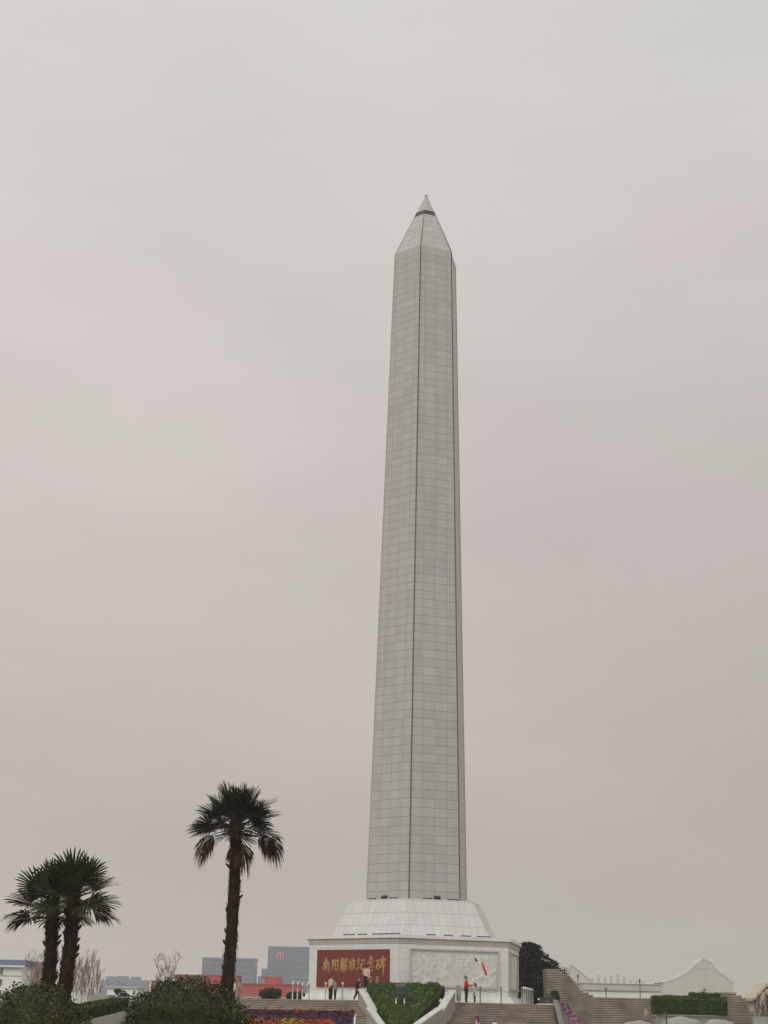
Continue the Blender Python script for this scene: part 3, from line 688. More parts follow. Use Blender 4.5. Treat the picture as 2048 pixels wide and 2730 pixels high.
def palm(base, top, label, nf, crown, seed, wide=0.4, dead=(), rad=.185):
    """fan palm: shaggy trunk, one mesh per frond"""
    r_ = random.Random(seed)
    t_ = thing('palm_tree', base, label, 'palm tree', 'fan palms left of the monument')
    T = top - base; hgt = T.z
    ax = lambda s_: Vector((T.x * (s_ ** 1.15), T.y * s_, T.z * s_)) + Vector((.05 * math.sin(s_ * 5 + seed), 0, 0))
    q = MB(); pts = [ax(k / 30) for k in range(31)]
    rads = [rad * (1.08 - .18 * (k / 30)) * (1 + .08 * math.sin(k * 2.7 + seed) + .05 * r_.uniform(-1, 1)) for k in range(31)]
    q.tube(pts, rads, 12)
    for k in range(900):       # old leaf bases and fibre
        s_ = r_.uniform(.02, 1.0); a_ = r_.uniform(0, 6.283); p = ax(s_); rr2 = rad * (1.05 - .15 * s_)
        o_ = Vector((math.cos(a_), math.sin(a_), 0)); tg = Vector((-o_.y, o_.x, 0))
        w = r_.uniform(.015, .05); L = r_.uniform(.08, .26) * (1.3 if s_ > .85 else 1); upd = Vector((0, 0, r_.choice((1, 1, -1)) * L)) + o_ * r_.uniform(.02, .11)
        b_ = p + o_ * rr2 * .93
        q.poly([b_ - tg * w, b_ + tg * w, b_ + upd + tg * w * .3, b_ + upd - tg * w * .3])
    for k in range(34):        # stubs of cut fronds
        s_ = r_.uniform(.05, .98); a_ = r_.uniform(0, 6.283); p = ax(s_); o_ = Vector((math.cos(a_), math.sin(a_), 0))
        q.tube([p + o_ * rad * .8, p + o_ * rad * 1.15 + Vector((0, 0, .06)), p + o_ * rad * r_.uniform(1.25, 1.6) + Vector((0, 0, .14))], [.05, .04, .03], 5)
    q.build('trunk', 'palm_bark', t_)
    ctr = ax(1.0)
    ga = 2.39996
    for k in range(nf + len(dead)):
        isdead = k >= nf
        f = k / (nf - 1) if not isdead else 1.15
        az_ = k * ga + r_.uniform(-.3, .3)
        el = R(80) - R(94) * (f ** .8) + r_.uniform(-.14, .14) if not isdead else R(dead[k - nf][1])
        if isdead: az_ = R(dead[k - nf][0])
        o_ = Vector((math.cos(az_), math.sin(az_), 0))
        d = o_ * math.cos(el) + Vector((0, 0, math.sin(el)))
        pl_ = crown * (r_.uniform(.26, .44) + .20 * f * wide if not isdead else dead[k - nf][2]); fr = crown * r_.uniform(.48, .64) * (1 if not isdead else .9)
        m_ = MB()
        b0 = ctr + Vector((0, 0, -.30 * f - (r_.uniform(.0, .2) if isdead else 0))) + o_ * .10
        sag = -.06 * f * crown
        pts = [b0 + d * pl_ * s_ + Vector((0, 0, sag * s_ * s_)) for s_ in (0, .35, .7, 1)]
        m_.tube(pts, [.028, .018, .014, .012], 5)
        tip = pts[-1]; dd = (pts[-1] - pts[-2]).normalized()
        if isdead: dd = (dd + Vector((0, 0, -1.5 if dead[k - nf][1] < 5 else -.1))).normalized()
        sd = dd.cross(Vector((0, 0, 1)))
        sd = sd.normalized() if sd.length > .1 else Vector((1, 0, 0))
        rollq = Matrix.Rotation(r_.uniform(-.7, .7), 3, dd); sd = rollq @ sd; nn = sd.cross(dd)
        ns = 27 if not isdead else 36; spread = R(118) if not isdead else R(70)
        for s_ in range(ns):
            ph = -spread + 2 * spread * s_ / (ns - 1) + r_.uniform(-.03, .03)
            ln = fr * (1 - .28 * (abs(ph) / spread) ** 2) * r_.uniform(.88, 1.06)
            dr = (dd * math.cos(ph) + sd * math.sin(ph) + nn * (.10 + .16 * abs(math.sin(ph)))).normalized()
            w = .025; wv = dr.cross(nn).normalized()
            droop = (.07 + .15 * max(0, f - .3) + ((.35 if dead[k - nf][1] < 5 else .12) if isdead else 0)) * ln * r_.uniform(.5, 1.4)
            p1 = tip + dr * ln * .45; p2 = p1 + dr * ln * .35 + Vector((0, 0, -droop * .35)); p3 = p2 + dr * ln * .20 + Vector((0, 0, -droop * .65))
            wi = ln * .45 * spread / ns * (1.1 if s_ % 5 else .8)
            m_.raw([tip, p1 - wv * wi, p1 + wv * wi, p2 - wv * w, p2 + wv * w, p3], [(0, 1, 2), (1, 3, 4, 2), (3, 5, 4)])
        brown = isdead or r_.random() < .10 * f * 2
        m_.build('frond', 'palm_dead' if brown else 'palm_leaf', t_)
    return t_
def palm_at(bx, by, tx, ty, Y, **k):
    top = at(tx, ty, Y); b_ = at(bx, by, Y)
    d = (b_ - top) / (b_.z - top.z); base = top + d * (GZ - top.z); base.y = Y; base.z = GZ
    palm(base, top, **k)
palm_at(605, 2640, 633, 2183, 50, label='tall lone fan palm with hanging dead fronds left of the monument', nf=37, crown=1.40, seed=5, wide=1.0, dead=[(178, 0, .58), (196, -8, .48), (160, -10, .52), (2, 2, .70), (-14, -3, .56), (20, -6, .62), (-60, -40, .25), (-25, -62, .40)])
palm_at(122, 2660, 143, 2402, 46, label='shorter shaggy fan palm at the far left, left one of the close pair', nf=20, crown=1.34, seed=11, wide=.6, dead=[(184, 10, .50), (168, 6, .46)])
palm_at(166, 2690, 197, 2375, 44, label='fan palm at the far left, right one of the close pair, its fronds reaching right', nf=22, crown=1.40, seed=17, wide=.6, dead=[(-8, 7, .28)])

def bare_tree(loc, h, label, seed, trunk='pale_bark', spread=.5, levels=4, group=None, upright=.6, r0_=.07, twigs='twig'):
    r_ = random.Random(seed); t_ = thing('bare_tree', loc, label, 'tree', group)
    q = MB(); q.tube([(0, 0, 0), (r_.uniform(-.1, .1), 0, h * .45), (r_.uniform(-.15, .15), r_.uniform(-.1, .1), h * .9)], [r0_, r0_ * .7, r0_ * .25], 6); q.build('trunk', trunk, t_)
    c_ = MB()
    def br(p, d, L, r2, lv):
        e = p + d * L; c_.tube([p, p.lerp(e, .5) + Vector((r_.uniform(-1, 1), r_.uniform(-1, 1), 0)) * L * .05, e], [r2, r2 * .75, r2 * .5], 3, cap=False)
        if lv <= 0: return
        for _ in range(3 if lv > 1 else 4):
            s_ = r_.uniform(.35, 1); dd = (d + Vector((r_.gauss(0, spread), r_.gauss(0, spread), r_.uniform(0, upright)))).normalized()
            br(p + d * L * s_, dd, L * r_.uniform(.5, .75), max(r2 * .6, .012), lv - 1)
    for k in range(9):
        z = h * (.22 + .08 * k); a_ = k * 2.4 + seed
        br(Vector((0, 0, z)), Vector((math.cos(a_) * spread, math.sin(a_) * spread, 1)).normalized(), h * .26, r0_ * .45, levels - 1)
    c_.build('crown', twigs, t_)
    return t_
k = 0
for px, top_, Y in ((192, 2596, 232), (203, 2588, 226), (214, 2592, 240), (224, 2580, 230), (233, 2586, 222), (243, 2578, 236), (253, 2590, 228), (264, 2598, 234)):
    tp = at(px, top_, Y); loc = Vector((tp.x, Y, GZ))
    bare_tree(loc, tp.z - GZ, 'thin pale bare tree, %s from the left in the row beside the paired palms' % (ORD + ['eighth'])[k], 40 + k, spread=.28, group='bare trees right of the paired palms', upright=1.2, r0_=.06)
    k += 1
for px, top_, Y, lab, sp_ in ((430, 2584, 200, 'bare spreading tree behind the left part of the big round shrub', .5), (458, 2578, 206, 'bare spreading tree above the middle of the big round shrub', .5),
                              (88, 2566, 300, 'dense brownish bare tree between the white building and the paired palms', .45), (103, 2570, 310, 'brownish bare tree half hidden by the left palm trunk', .45)):
    tp = at(px, top_, Y); bare_tree(Vector((tp.x, Y, GZ)), tp.z - GZ, lab, int(px), trunk='bark', spread=sp_, levels=4, r0_=.11)

# dark cedar behind the right end of the pedestal
def cedar(loc, h, label, seed):
    r_ = random.Random(seed); t_ = thing('cedar_tree', loc, label, 'tree')
    q = MB(); q.tube([(0, 0, 0), (.05, 0, h * .5), (0, .05, h * .97)], [.22, .15, .03], 8); q.build('trunk', 'bark', t_)
    q = MB(); P, Nn, mi = [], [], []
    tiers = 11
    for k in range(tiers):
        z = h * (.10 + .84 * k / (tiers - 1)); rad = 3.3 * (1 - (k / tiers) ** 3.2) * r_.uniform(.82, 1.1) + .3
        nb = 9 if k < 8 else 6
        for b_ in range(nb):
            a_ = b_ * 6.283 / nb + k * 1.3 + r_.uniform(-.25, .25); L = rad * r_.uniform(.7, 1.1)
            o_ = Vector((math.cos(a_), math.sin(a_), 0)); rise = r_.uniform(.02, .16)
            pts = [Vector((0, 0, z)) + o_ * L * s_ + Vector((0, 0, rise * L * s_ - .42 * L * s_ * s_)) for s_ in (0, .33, .66, 1)]
            q.tube(pts, [.05, .035, .02, .008], 4, mi=2)
            nl = int(125 * L) + 35
            for _ in range(nl):
                s_ = r_.random() ** .6; p = pts[0].lerp(pts[3], s_); i_ = min(2, int(s_ * 3)); p = pts[i_].lerp(pts[i_ + 1], s_ * 3 - i_)
                sd = Vector((-o_.y, o_.x, 0)) * r_.gauss(0, .17 * L * (.35 + s_))
                P.append(p + sd + Vector((0, 0, -abs(r_.gauss(0, .13))))); Nn.append((o_.x * .4, o_.y * .4, .5)); mi.append(1 if s_ > .85 and r_.random() < .35 else 0)
    q.leaves(P, Nn, .33, .8, mi, .26)
    q.build('crown', ['cedar_needle', 'cedar_tip', 'bark'], t_)
tp = at(1412, 2503, 129); cedar(Vector((tp.x - .1, 129, 0)), tp.z, 'dark drooping cedar behind the right end of the pedestal', 4)

# ------------------------------------------------------------------ low wall and hedge at the left
w0, w1 = at(170, 2737, 48), at(345, 2692, 92)
def seg_wall(p, q_, th, zfoot, name, mats, parent=None, top=None):
    d = (q_ - p); sd = Vector((-d.y, d.x, 0)).normalized() * th
    m_ = MB(); T = [p, q_, q_ + sd, p + sd]; B = [Vector((x.x, x.y, zfoot)) for x in T]
    m_.raw(T + B, [(0, 1, 2, 3), (0, 4, 5, 1), (1, 5, 6, 2), (2, 6, 7, 3), (3, 7, 4, 0)])
    return m_
m_ = seg_wall(w0, w1, .35, GZ, '', '')
d = w1 - w0
for k in range(1, 24):       # joints of the coping blocks
    pass
gw = tag(m_.build('garden_wall', 'grey_stone'), 'grey stone garden wall rising to the right between the two round shrubs', 'wall')
hd = thing('hedge', w0, 'long low dark hedge on top of the grey garden wall at the left', 'hedge')
m_ = MB(); n_ = 20; hg = .34
sd = Vector((-d.y, d.x, 0)).normalized()
A0_, A1_ = sd * .1, sd * .9
fr = []; tpq = []
for k in range(n_):
    a_, b_ = d * (k / n_), d * ((k + 1) / n_)
    h0, h1 = hg + .25 * k / n_, hg + .25 * (k + 1) / n_
    fr.append((a_ + A0_, b_ + A0_, b_ + A0_ + Vector((0, 0, h1)), a_ + A0_ + Vector((0, 0, h0))))
    tpq.append((a_ + A0_ + Vector((0, 0, h0)), b_ + A0_ + Vector((0, 0, h1)), b_ + A1_ + Vector((0, 0, h1)), a_ + A1_ + Vector((0, 0, h0))))
for x in fr + tpq: m_.poly(x, 0)
surf_leaves(m_, fr, 260, .10, .05, .8, 0); surf_leaves(m_, tpq, 160, .11, .06, .8, 1)
m_.build('foliage', ['hedge_shade', 'shrub_leaf'], hd)

# ------------------------------------------------------------------ buildings in the distance
def bbox(mb, x0, x1, y0, y1, z0, z1, mi=0):
    mb.box(((x0 + x1) / 2, (y0 + y1) / 2, (z0 + z1) / 2), (x1 - x0, y1 - y0, z1 - z0), None, mi)
def building(name, px0, px1, ptop, Y, depth, mats, label, cat='building', roof=None, overhang=0.0):
    a_, b_ = at(px0, ptop, Y), at(px1, ptop, Y); z = (a_.z + b_.z) / 2
    t_ = thing(name, ((a_.x + b_.x) / 2, Y + depth / 2, GZ), label, cat)
    w = b_.x - a_.x; h = z - GZ
    q = MB(); bbox(q, -w / 2, w / 2, -depth / 2, depth / 2, 0, h); q.build('wall', mats, t_)
    return t_, w, h, depth
def windows(t_, w, dpt, rows, cols, z0, dz, ww, wh, xs=None, frame=True):
    for r_ in range(rows):
        for x in (xs if xs is not None else [(-w / 2) + w * (k + .5) / cols for k in range(cols)]):
            z = z0 + r_ * dz
            q = MB()
            if frame:
                for (cx_, cz_, sx_, sz_) in ((0, wh / 2 + .06, ww + .24, .12), (0, -wh / 2 - .06, ww + .24, .12), (-ww / 2 - .06, 0, .12, wh), (ww / 2 + .06, 0, .12, wh)):
                    q.box((x + cx_, -dpt / 2 - .04, z + cz_), (sx_, .14, sz_))
                o_ = q.build('window', 'window_frame', t_)
                g_ = MB(); g_.box((x, -dpt / 2 - .0, z), (ww, .06, wh)); g_.build('pane', 'window_glass', o_)
            else:
                q.box((x, -dpt / 2, z), (ww, .12, wh)); q.build('window', 'window_glass', t_)
# white building with the blue roof
t_, w, h, dp = building('white_building', -70, 61, 2573, 430, 14, 'white_wall', 'white block with a dark blue roof at the far left edge')
q = MB(); q.raw([(-w / 2 - .8, -dp / 2 - .9, h), (w / 2 + .8, -dp / 2 - .9, h), (w / 2 + .8, dp / 2 + .9, h), (-w / 2 - .8, dp / 2 + .9, h), (-w / 2 - .8, -dp / 2 + 1.5, h + 1.5), (w / 2 + .2, -dp / 2 + 1.5, h + 1.5), (w / 2 + .2, dp / 2 - 1.5, h + 1.5), (-w / 2 - .8, dp / 2 - 1.5, h + 1.5)],
                [(0, 1, 5, 4), (1, 2, 6, 5), (2, 3, 7, 6), (4, 5, 6, 7), (3, 0, 4, 7)]); q.build('roof', 'blue_roof', t_)
q = MB(); bbox(q, -w / 2 - .8, w / 2 + .8, -dp / 2 - .9, -dp / 2 - .75, h - .45, h - .004); q.build('eave', 'white_wall', t_)
q = MB(); bbox(q, -w / 2, w / 2, -dp / 2 - .12, -dp / 2 - .003, h - 2.75, h - 2.6); q.build('string_course', 'grey_wall', t_)
windows(t_, w, dp, 4, 1, h - 10.1, 2.85, .75, 1.6, xs=[w / 2 - 5.5, w / 2 - 9.5])
building('beige_block', 66, 103, 2563, 560, 12, 'brown_wall', 'flat-topped brownish block behind the bare trees beside the left palm')
# grey skyline far off
for k, (a_, b_, tp_, Y, lab) in enumerate(((268, 284, 2612, 1050, 'hazy grey far block at the left end of the skyline behind the bare trees'), (283, 304, 2603, 1120, 'hazy grey far block, second from the left of the skyline'),
        (303, 312, 2612, 1080, 'narrow low hazy far block in the middle of the left skyline'), (311, 336, 2602, 1150, 'tallest hazy grey far block of the left skyline'), (335, 352, 2609, 1100, 'hazy grey far block right of the tallest in the left skyline'),
        (350, 370, 2604, 1180, 'hazy grey far block above the small white building'), (369, 392, 2613, 1080, 'low hazy far block at the right end of the left skyline'))):
    t_, w, h, dp = building('far_block', a_, b_, tp_, Y, 14, 'tower_wall', lab)
    t_['group'] = 'far grey blocks of the left skyline'
    for i in range(int((h - 4) / 3.4)):
        q = MB(); bbox(q, -w / 2 + .5, w / 2 - .5, -dp / 2 - .06, -dp / 2 + .05, 3 + i * 3.4, 4.6 + i * 3.4); q.build('window_band', 'tower_glass', t_)
# small white building with brown windows
t_, w, h, dp = building('small_building', 286, 366, 2634, 290, 9, 'white_wall', 'small white flat-roofed building with wide windows left of the big round shrub')
windows(t_, w, dp, 1, 3, h - 1.75, 3, 1.35, .95); 
q = MB(); bbox(q, -w / 2 - .3, w / 2 + .3, -dp / 2 - .3, dp / 2 + .3, h, h + .22); q.build('roof', 'cream_wall', t_)
t_, w, h, dp = building('low_shed', 262, 300, 2664, 210, 6, 'cream_wall', 'low cream shed behind the garden hedge')
q = MB(); bbox(q, -w / 2 - .2, w / 2 + .2, -dp / 2 - .2, dp / 2 + .2, h, h + .15); q.build('roof', 'grey_wall', t_)
# dark trimmed pine in front of it
c = at(320, 2672, 180); c.z = GZ
t_ = thing('pine_tree', c, 'small dark cloud-pruned pine in front of the small white building', 'tree')
q = MB(); zt_ = at(320, 2640, 180).z - GZ; q.tube([(0, 0, 0), (-.1, 0, zt_ * .6), (.0, 0, zt_ * .95)], [.12, .09, .04], 6); q.build('trunk', 'bark', t_)
q = MB(); P = []; Nn = []
for (cx_, cz_, r_) in ((0, zt_ * .92, .62), (.5, zt_ * .84, .5), (-.35, zt_ * .98, .4)):
    dd = rng.normal(0, 1, (420, 3)); dd /= np.linalg.norm(dd, axis=1)[:, None]
    P += [(cx_ + x[0] * r_, x[1] * r_, cz_ + x[2] * r_ * .5) for x in dd]; Nn += list(dd)
q.leaves(P, Nn, .2, .6, 0, .4); q.build('crown', 'cedar_needle', t_)
# pink and brown buildings
t_, w, h, dp = building('brown_building', 404, 478, 2617, 300, 10, 'brown_wall', 'low reddish-brown building behind the left side of the big round shrub')
q = MB(); bbox(q, -w / 2 - .3, w / 2 + .3, -dp / 2 - .3, dp / 2 + .3, h, h + .2); q.build('roof', 'grey_wall', t_)
t_, w, h, dp = building('brick_building', 466, 532, 2601, 340, 10, 'brown_wall', 'brown brick building showing just above the top of the big round shrub')
q = MB(); bbox(q, -w / 2 - .3, w / 2 + .3, -dp / 2 - .3, dp / 2 + .3, h, h + .25); q.build('roof', 'brown_wall', t_)
t_, w, h, dp = building('red_building', 531, 632, 2602, 350, 12, 'pink_wall', 'plain red building behind the lone palm trunk')
q = MB(); bbox(q, -w / 2 - .15, w / 2 + .15, -dp / 2 - .15, dp / 2 + .15, h, h + .25); q.build('parapet', 'pink_wall', t_)
t_, w, h, dp = building('pink_building', 628, 800, 2624, 300, 12, 'pink_wall', 'long pink building with grey lower wall between the lone palm and the pedestal')
q = MB(); bbox(q, -w / 2, w / 2, -dp / 2 - .10, -dp / 2 - .003, 0, h - 2.2); q.build('lower_wall', 'grey_wall', t_)
q = MB(); x0_ = -w / 2 + w * (706 - 628) / 172; x1_ = -w / 2 + w * (746 - 628) / 172
bbox(q, x0_, x1_, -dp / 2 + .6, dp / 2 - 3, h, h + 1.35); bbox(q, x0_ - .75, x0_ + .3, -dp / 2 + .5, -dp / 2 + 3, h + 1.0, h + 1.4); q.build('roof_box', 'pink_wall', t_)
q = MB(); bbox(q, -w / 2 - .15, w / 2 + .15, -dp / 2 - .15, -dp / 2 + .1, h - .12, h + .12); q.build('parapet', 'pink_wall', t_)
for (px, ww) in ((668, 1.1), (758, .7), (690, .6)):
    windows(t_, w, dp + .2, 1, 1, h - 3.3, 3, ww, 1.7, xs=[-w / 2 + w * (px - 628) / 172])
# far towers
def tower(px0, px1, ptop, Y, depth, label, fins, name='office_tower'):
    t_, w, h, dp = building(name, px0, px1, ptop, Y, depth, 'tower_glass', label)
    q = MB()
    for i in range(fins + 1): x = -w / 2 + w * i / fins; bbox(q, x - .22, x + .22, -dp / 2 - .35, -dp / 2 - .02, 0, h)
    q.build('facade_fins', 'tower_wall', t_)
    q = MB()
    for i in range(int(h / 3.6)): bbox(q, -w / 2, w / 2, -dp / 2 - .16, -dp / 2 - .01, i * 3.6 + 2.9, i * 3.6 + 3.6)
    q.build('floor_bands', 'tower_wall', t_)
    q = MB(); bbox(q, -w / 2 - .3, w / 2 + .3, -dp / 2 - .5, dp / 2 + .3, h, h + 1.0); q.build('parapet', 'tower_wall', t_)
    return t_, w, h, dp
tower(541, 680, 2558, 980, 22, 'broad hazy grey office block behind the lone palm trunk', 26)
t_, w, h, dp = tower(716, 846, 2528, 1020, 26, 'tall hazy grey office tower with a red sign at its top', 34)
sc_ = w / 130.0
q = MB(); bbox(q, -w / 2 - 17 * sc_, -w / 2 - .3, -dp / 2 + 4, dp / 2, 0, h - 53 * sc_); q.build('side_wing', 'tower_wall', t_)
q = MB(); bbox(q, -w / 2 - 27 * sc_, -w / 2 - 17 * sc_ - .05, -dp / 2 + 6, dp / 2, 0, h - 72 * sc_); q.build('side_wing', 'tower_wall', t_)
q = MB()
for zz in (75, 85): bbox(q, -w / 2 + 61 * sc_, w / 2, -dp / 2 - .9, -dp / 2 - .36, h - zz * sc_ - .3, h - zz * sc_ + .3)
q.build('pale_band', 'tower_pale', t_)
# the red arched letter sign on the tower: two tall arches side by side
q = MB(); ox, oz, sw, sh = -w / 2 + 33 * sc_, h - 29 * sc_, 8.6 * sc_, 17.5 * sc_
for sgn in (-1, 1):
    pts = []
    for k_ in range(25):
        a_ = math.pi * k_ / 24
        pts.append((ox + sgn * sw * .5 + sw * .47 * math.cos(a_) , -dp / 2 - .9, oz + sh * (math.sin(a_) ** .62)))
    q.tube(pts, .95 * sc_ * 1.1, 6)
q.build('red_letter_sign', 'red_sign', t_)

# ------------------------------------------------------------------ right side: stepped stone walls, hedge, hall
def stepped_wall(prof, xleft, ybot, Y, label, course=.16, back=2.5, setb=.05):
    """courses of brown stone, each a slab over a gap coloured dark as nosing shadow; the right ends step down like stairs"""
    tops = [(at(px, py, Y).x, at(px, py, Y).z) for px, py in prof]          # (x, top z) corners, from the left, going down to the right
    x0 = at(xleft, ybot, Y).x; ztop = tops[0][1]
    t_ = thing('stepped_wall', (x0, Y, GZ), label, 'wall')
    q = MB(); n_ = int(math.ceil((ztop - GZ) / course)); 
    for i in range(n_):
        za = GZ + i * course; zb2 = za + course; zm = za + course * .5
        x1 = None
        for (xa_, za_), (xb_, zb_2) in zip(tops[:-1], tops[1:]):
            if za_ >= zm >= zb_2: x1 = xa_ + (xb_ - xa_) * (za_ - zm) / max(1e-6, za_ - zb_2)
        if x1 is None: x1 = tops[-1][0] if zm < tops[-1][1] else None
        if x1 is None: continue
        x1 += .05 * mnoise.noise(Vector((i * 3.3, 1, 1))); yb = i * setb
        bbox(q, 0, x1 - x0, yb + .03, back + yb, za - GZ, za - GZ + .055, 1)
        bbox(q, -.02, x1 - x0 + .03, yb, back + yb, za - GZ + .055, zb2 - GZ, 0)
    q.build('courses', ['step_top', 'step_riser_shade'], t_)
    return t_
stepped_wall([(1497, 2584), (1503, 2592), (1517, 2597), (1528, 2606), (1541, 2620), (1549, 2635), (1561, 2644), (1584, 2652), (1586, 2657), (1770, 2657.5)], 1464, 2660, 117,
             'brown stone wall with stepped top behind the right end of the stairs')
stepped_wall([(1955, 2643), (1974, 2650), (1986, 2657), (2000, 2667), (2004, 2690), (2017, 2700)], 1938, 2660, 104,
             'smaller brown stepped stone wall right of the clipped hedge')
# clipped hedge on a grey block
Yh = 100
h0, h1 = at(1747, 2653, Yh), at(1938, 2653, Yh); hz0 = at(1840, 2706, Yh).z
hb = thing('hedge', (h0.x, Yh, hz0), 'bright green flat-topped clipped hedge above grey stone at the lower right', 'hedge')
q = MB(); wd = h1.x - h0.x; hh = h0.z - hz0 - .05; dpth = 1.6
xa, xb, up = wd * (1849 - 1747) / 191, wd * (1921 - 1747) / 191, .22
def hq(x0, x1, y0, y1, z0, z1):
    v_ = [Vector((a_, b_, c_)) for c_ in (z0, z1) for b_ in (y0, y1) for a_ in (x0, x1)]
    return dict(front=(v_[0], v_[1], v_[5], v_[4]), right=(v_[1], v_[3], v_[7], v_[5]), left=(v_[2], v_[0], v_[4], v_[6]), top=(v_[4], v_[5], v_[7], v_[6]), bottom=(v_[2], v_[3], v_[1], v_[0]), back=(v_[3], v_[2], v_[6], v_[7]))
for dct in (hq(0, wd, 0, dpth, 0, hh), hq(xa, xb, .1, dpth - .1, hh - .1, hh + up)):
    for nm, qd in dct.items():
        q.poly(qd, 2)
        if nm == 'front':
            a_, b_, c_, d_ = qd
            lo = (a_, b_, b_.lerp(c_, .3), a_.lerp(d_, .3)); md = (lo[3], lo[2], b_.lerp(c_, .82), a_.lerp(d_, .82)); hi = (md[3], md[2], c_, d_)
            surf_leaves(q, [lo], 500, .10, .05, .8, 2); surf_leaves(q, [md], 500, .11, .09, .8, 2, 0, .5); surf_leaves(q, [hi], 500, .10, .07, .8, 0, 1, .6)
        elif nm != 'bottom': surf_leaves(q, [qd], 300, .10, .05, .8, 0, 1, .35 if nm == 'top' else .1)
sx_ = wd * (1881 - 1747) / 191
q.leaves([(sx_ + rng.normal(0, .07), .6 + rng.normal(0, .06), hh + up + .15 * rng.random() + .0) for _ in range(40)] + [(sx_ + .1 + rng.normal(0, .06), .6, hh + up + .22 + rng.normal(0, .04)) for _ in range(25)], [(0, 0, 1)] * 65, .10, .9, 1)
q.build('foliage', ['hedge_leaf', 'hedge_tip', 'hedge_shade'], hb)
q = MB(); q.box((wd / 2, dpth / 2 + .1, (GZ - hz0) / 2 - .02), (wd - .1, dpth - .2, hz0 - GZ - .03)); pass
tb = thing('stone_block', (h0.x + wd / 2, Yh + dpth / 2 + .1, GZ), 'grey stone block carrying the bright clipped hedge at the lower right', 'stone block')
q = MB(); hb_ = hz0 - GZ - .03
q.box((0, 0, hb_ / 2 - .06), (wd - .1, dpth - .2, hb_ - .12)); q.build('body', 'grey_stone', tb)
q = MB(); q.box((0, 0, hb_ - .06), (wd, dpth - .1, .11)); q.build('coping', 'grey_stone', tb)
# grey boulders in front of the block
def boulder(px, py, Y, rx, rz, label, seed):
    c = at(px, py, Y); t_ = Vector((c.x, c.y, GZ))
    bm_ = bmesh.new(); bmesh.ops.create_icosphere(bm_, subdivisions=3, radius=1)
    hgt = c.z - GZ
    for v_ in bm_.verts:
        f = 1 + .18 * mnoise.noise(v_.co * 1.4 + Vector((seed, 0, 0))) + .06 * mnoise.noise(v_.co * 4)
        v_.co = Vector((v_.co.x * rx * f, v_.co.y * rx * .7 * f, max(0, hgt * .5 + math.copysign(abs(v_.co.z) ** .5, v_.co.z) * hgt * .5 * (1 + .5 * (f - 1)))))
    me = bpy.data.meshes.new('boulder'); bm_.to_mesh(me); bm_.free(); me.materials.append(MAT['grey_stone'])
    o = bpy.data.objects.new('boulder', me); COL.objects.link(o); o.location = t_
    return tag(o, label, 'boulder')
boulder(1815, 2711, 96, 1.2, .5, 'large rounded grey boulder under the left part of the clipped hedge', 1)
boulder(1915, 2716, 96.5, 1.0, .5, 'rounded grey boulder under the right part of the clipped hedge', 2)
boulder(1700, 2721, 98, 1.0, .4, 'flat grey boulder at the foot of the brown wall left of the hedge', 3)
# black post
c = at(1776, 2704, 94)
t_ = thing('post', (c.x, c.y, GZ), 'thin black post standing in front of the clipped hedge', 'post')
q = MB(); q.lathe((0, 0, 0), [(.10, 0), (.10, .05), (.045, .07), (.04, c.z - GZ)], 10); q.build('pole', 'dark_metal', t_)
q = MB(); q.ball((0, 0, c.z - GZ + .03), .055, 8); q.build('cap', 'dark_metal', t_)
# slim lamp posts behind the wall
for px, py, Y, lab in ((1616, 2640, 150, 'short thin lamp post above the middle of the brown wall'), (1706, 2618, 145, 'taller thin lamp post above the brown wall near the hedge'), (1541, 2606, 140, 'thin grey lamp post beside the stepped top of the brown wall')):
    c = at(px, py, Y); h = c.z - GZ
    t_ = thing('lamp_post', (c.x, Y, GZ), lab, 'lamp post', 'lamp posts behind the brown wall')
    q = MB(); q.lathe((0, 0, 0), [(.12, 0), (.12, .3), (.06, .4), (.045, h)], 8); q.build('pole', 'steel', t_)
    q = MB(); q.lathe((0, 0, h), [(.05, 0), (.075, .04), (.075, .2), (.03, .26)], 8); q.build('lamp_head', 'dark_metal', t_)
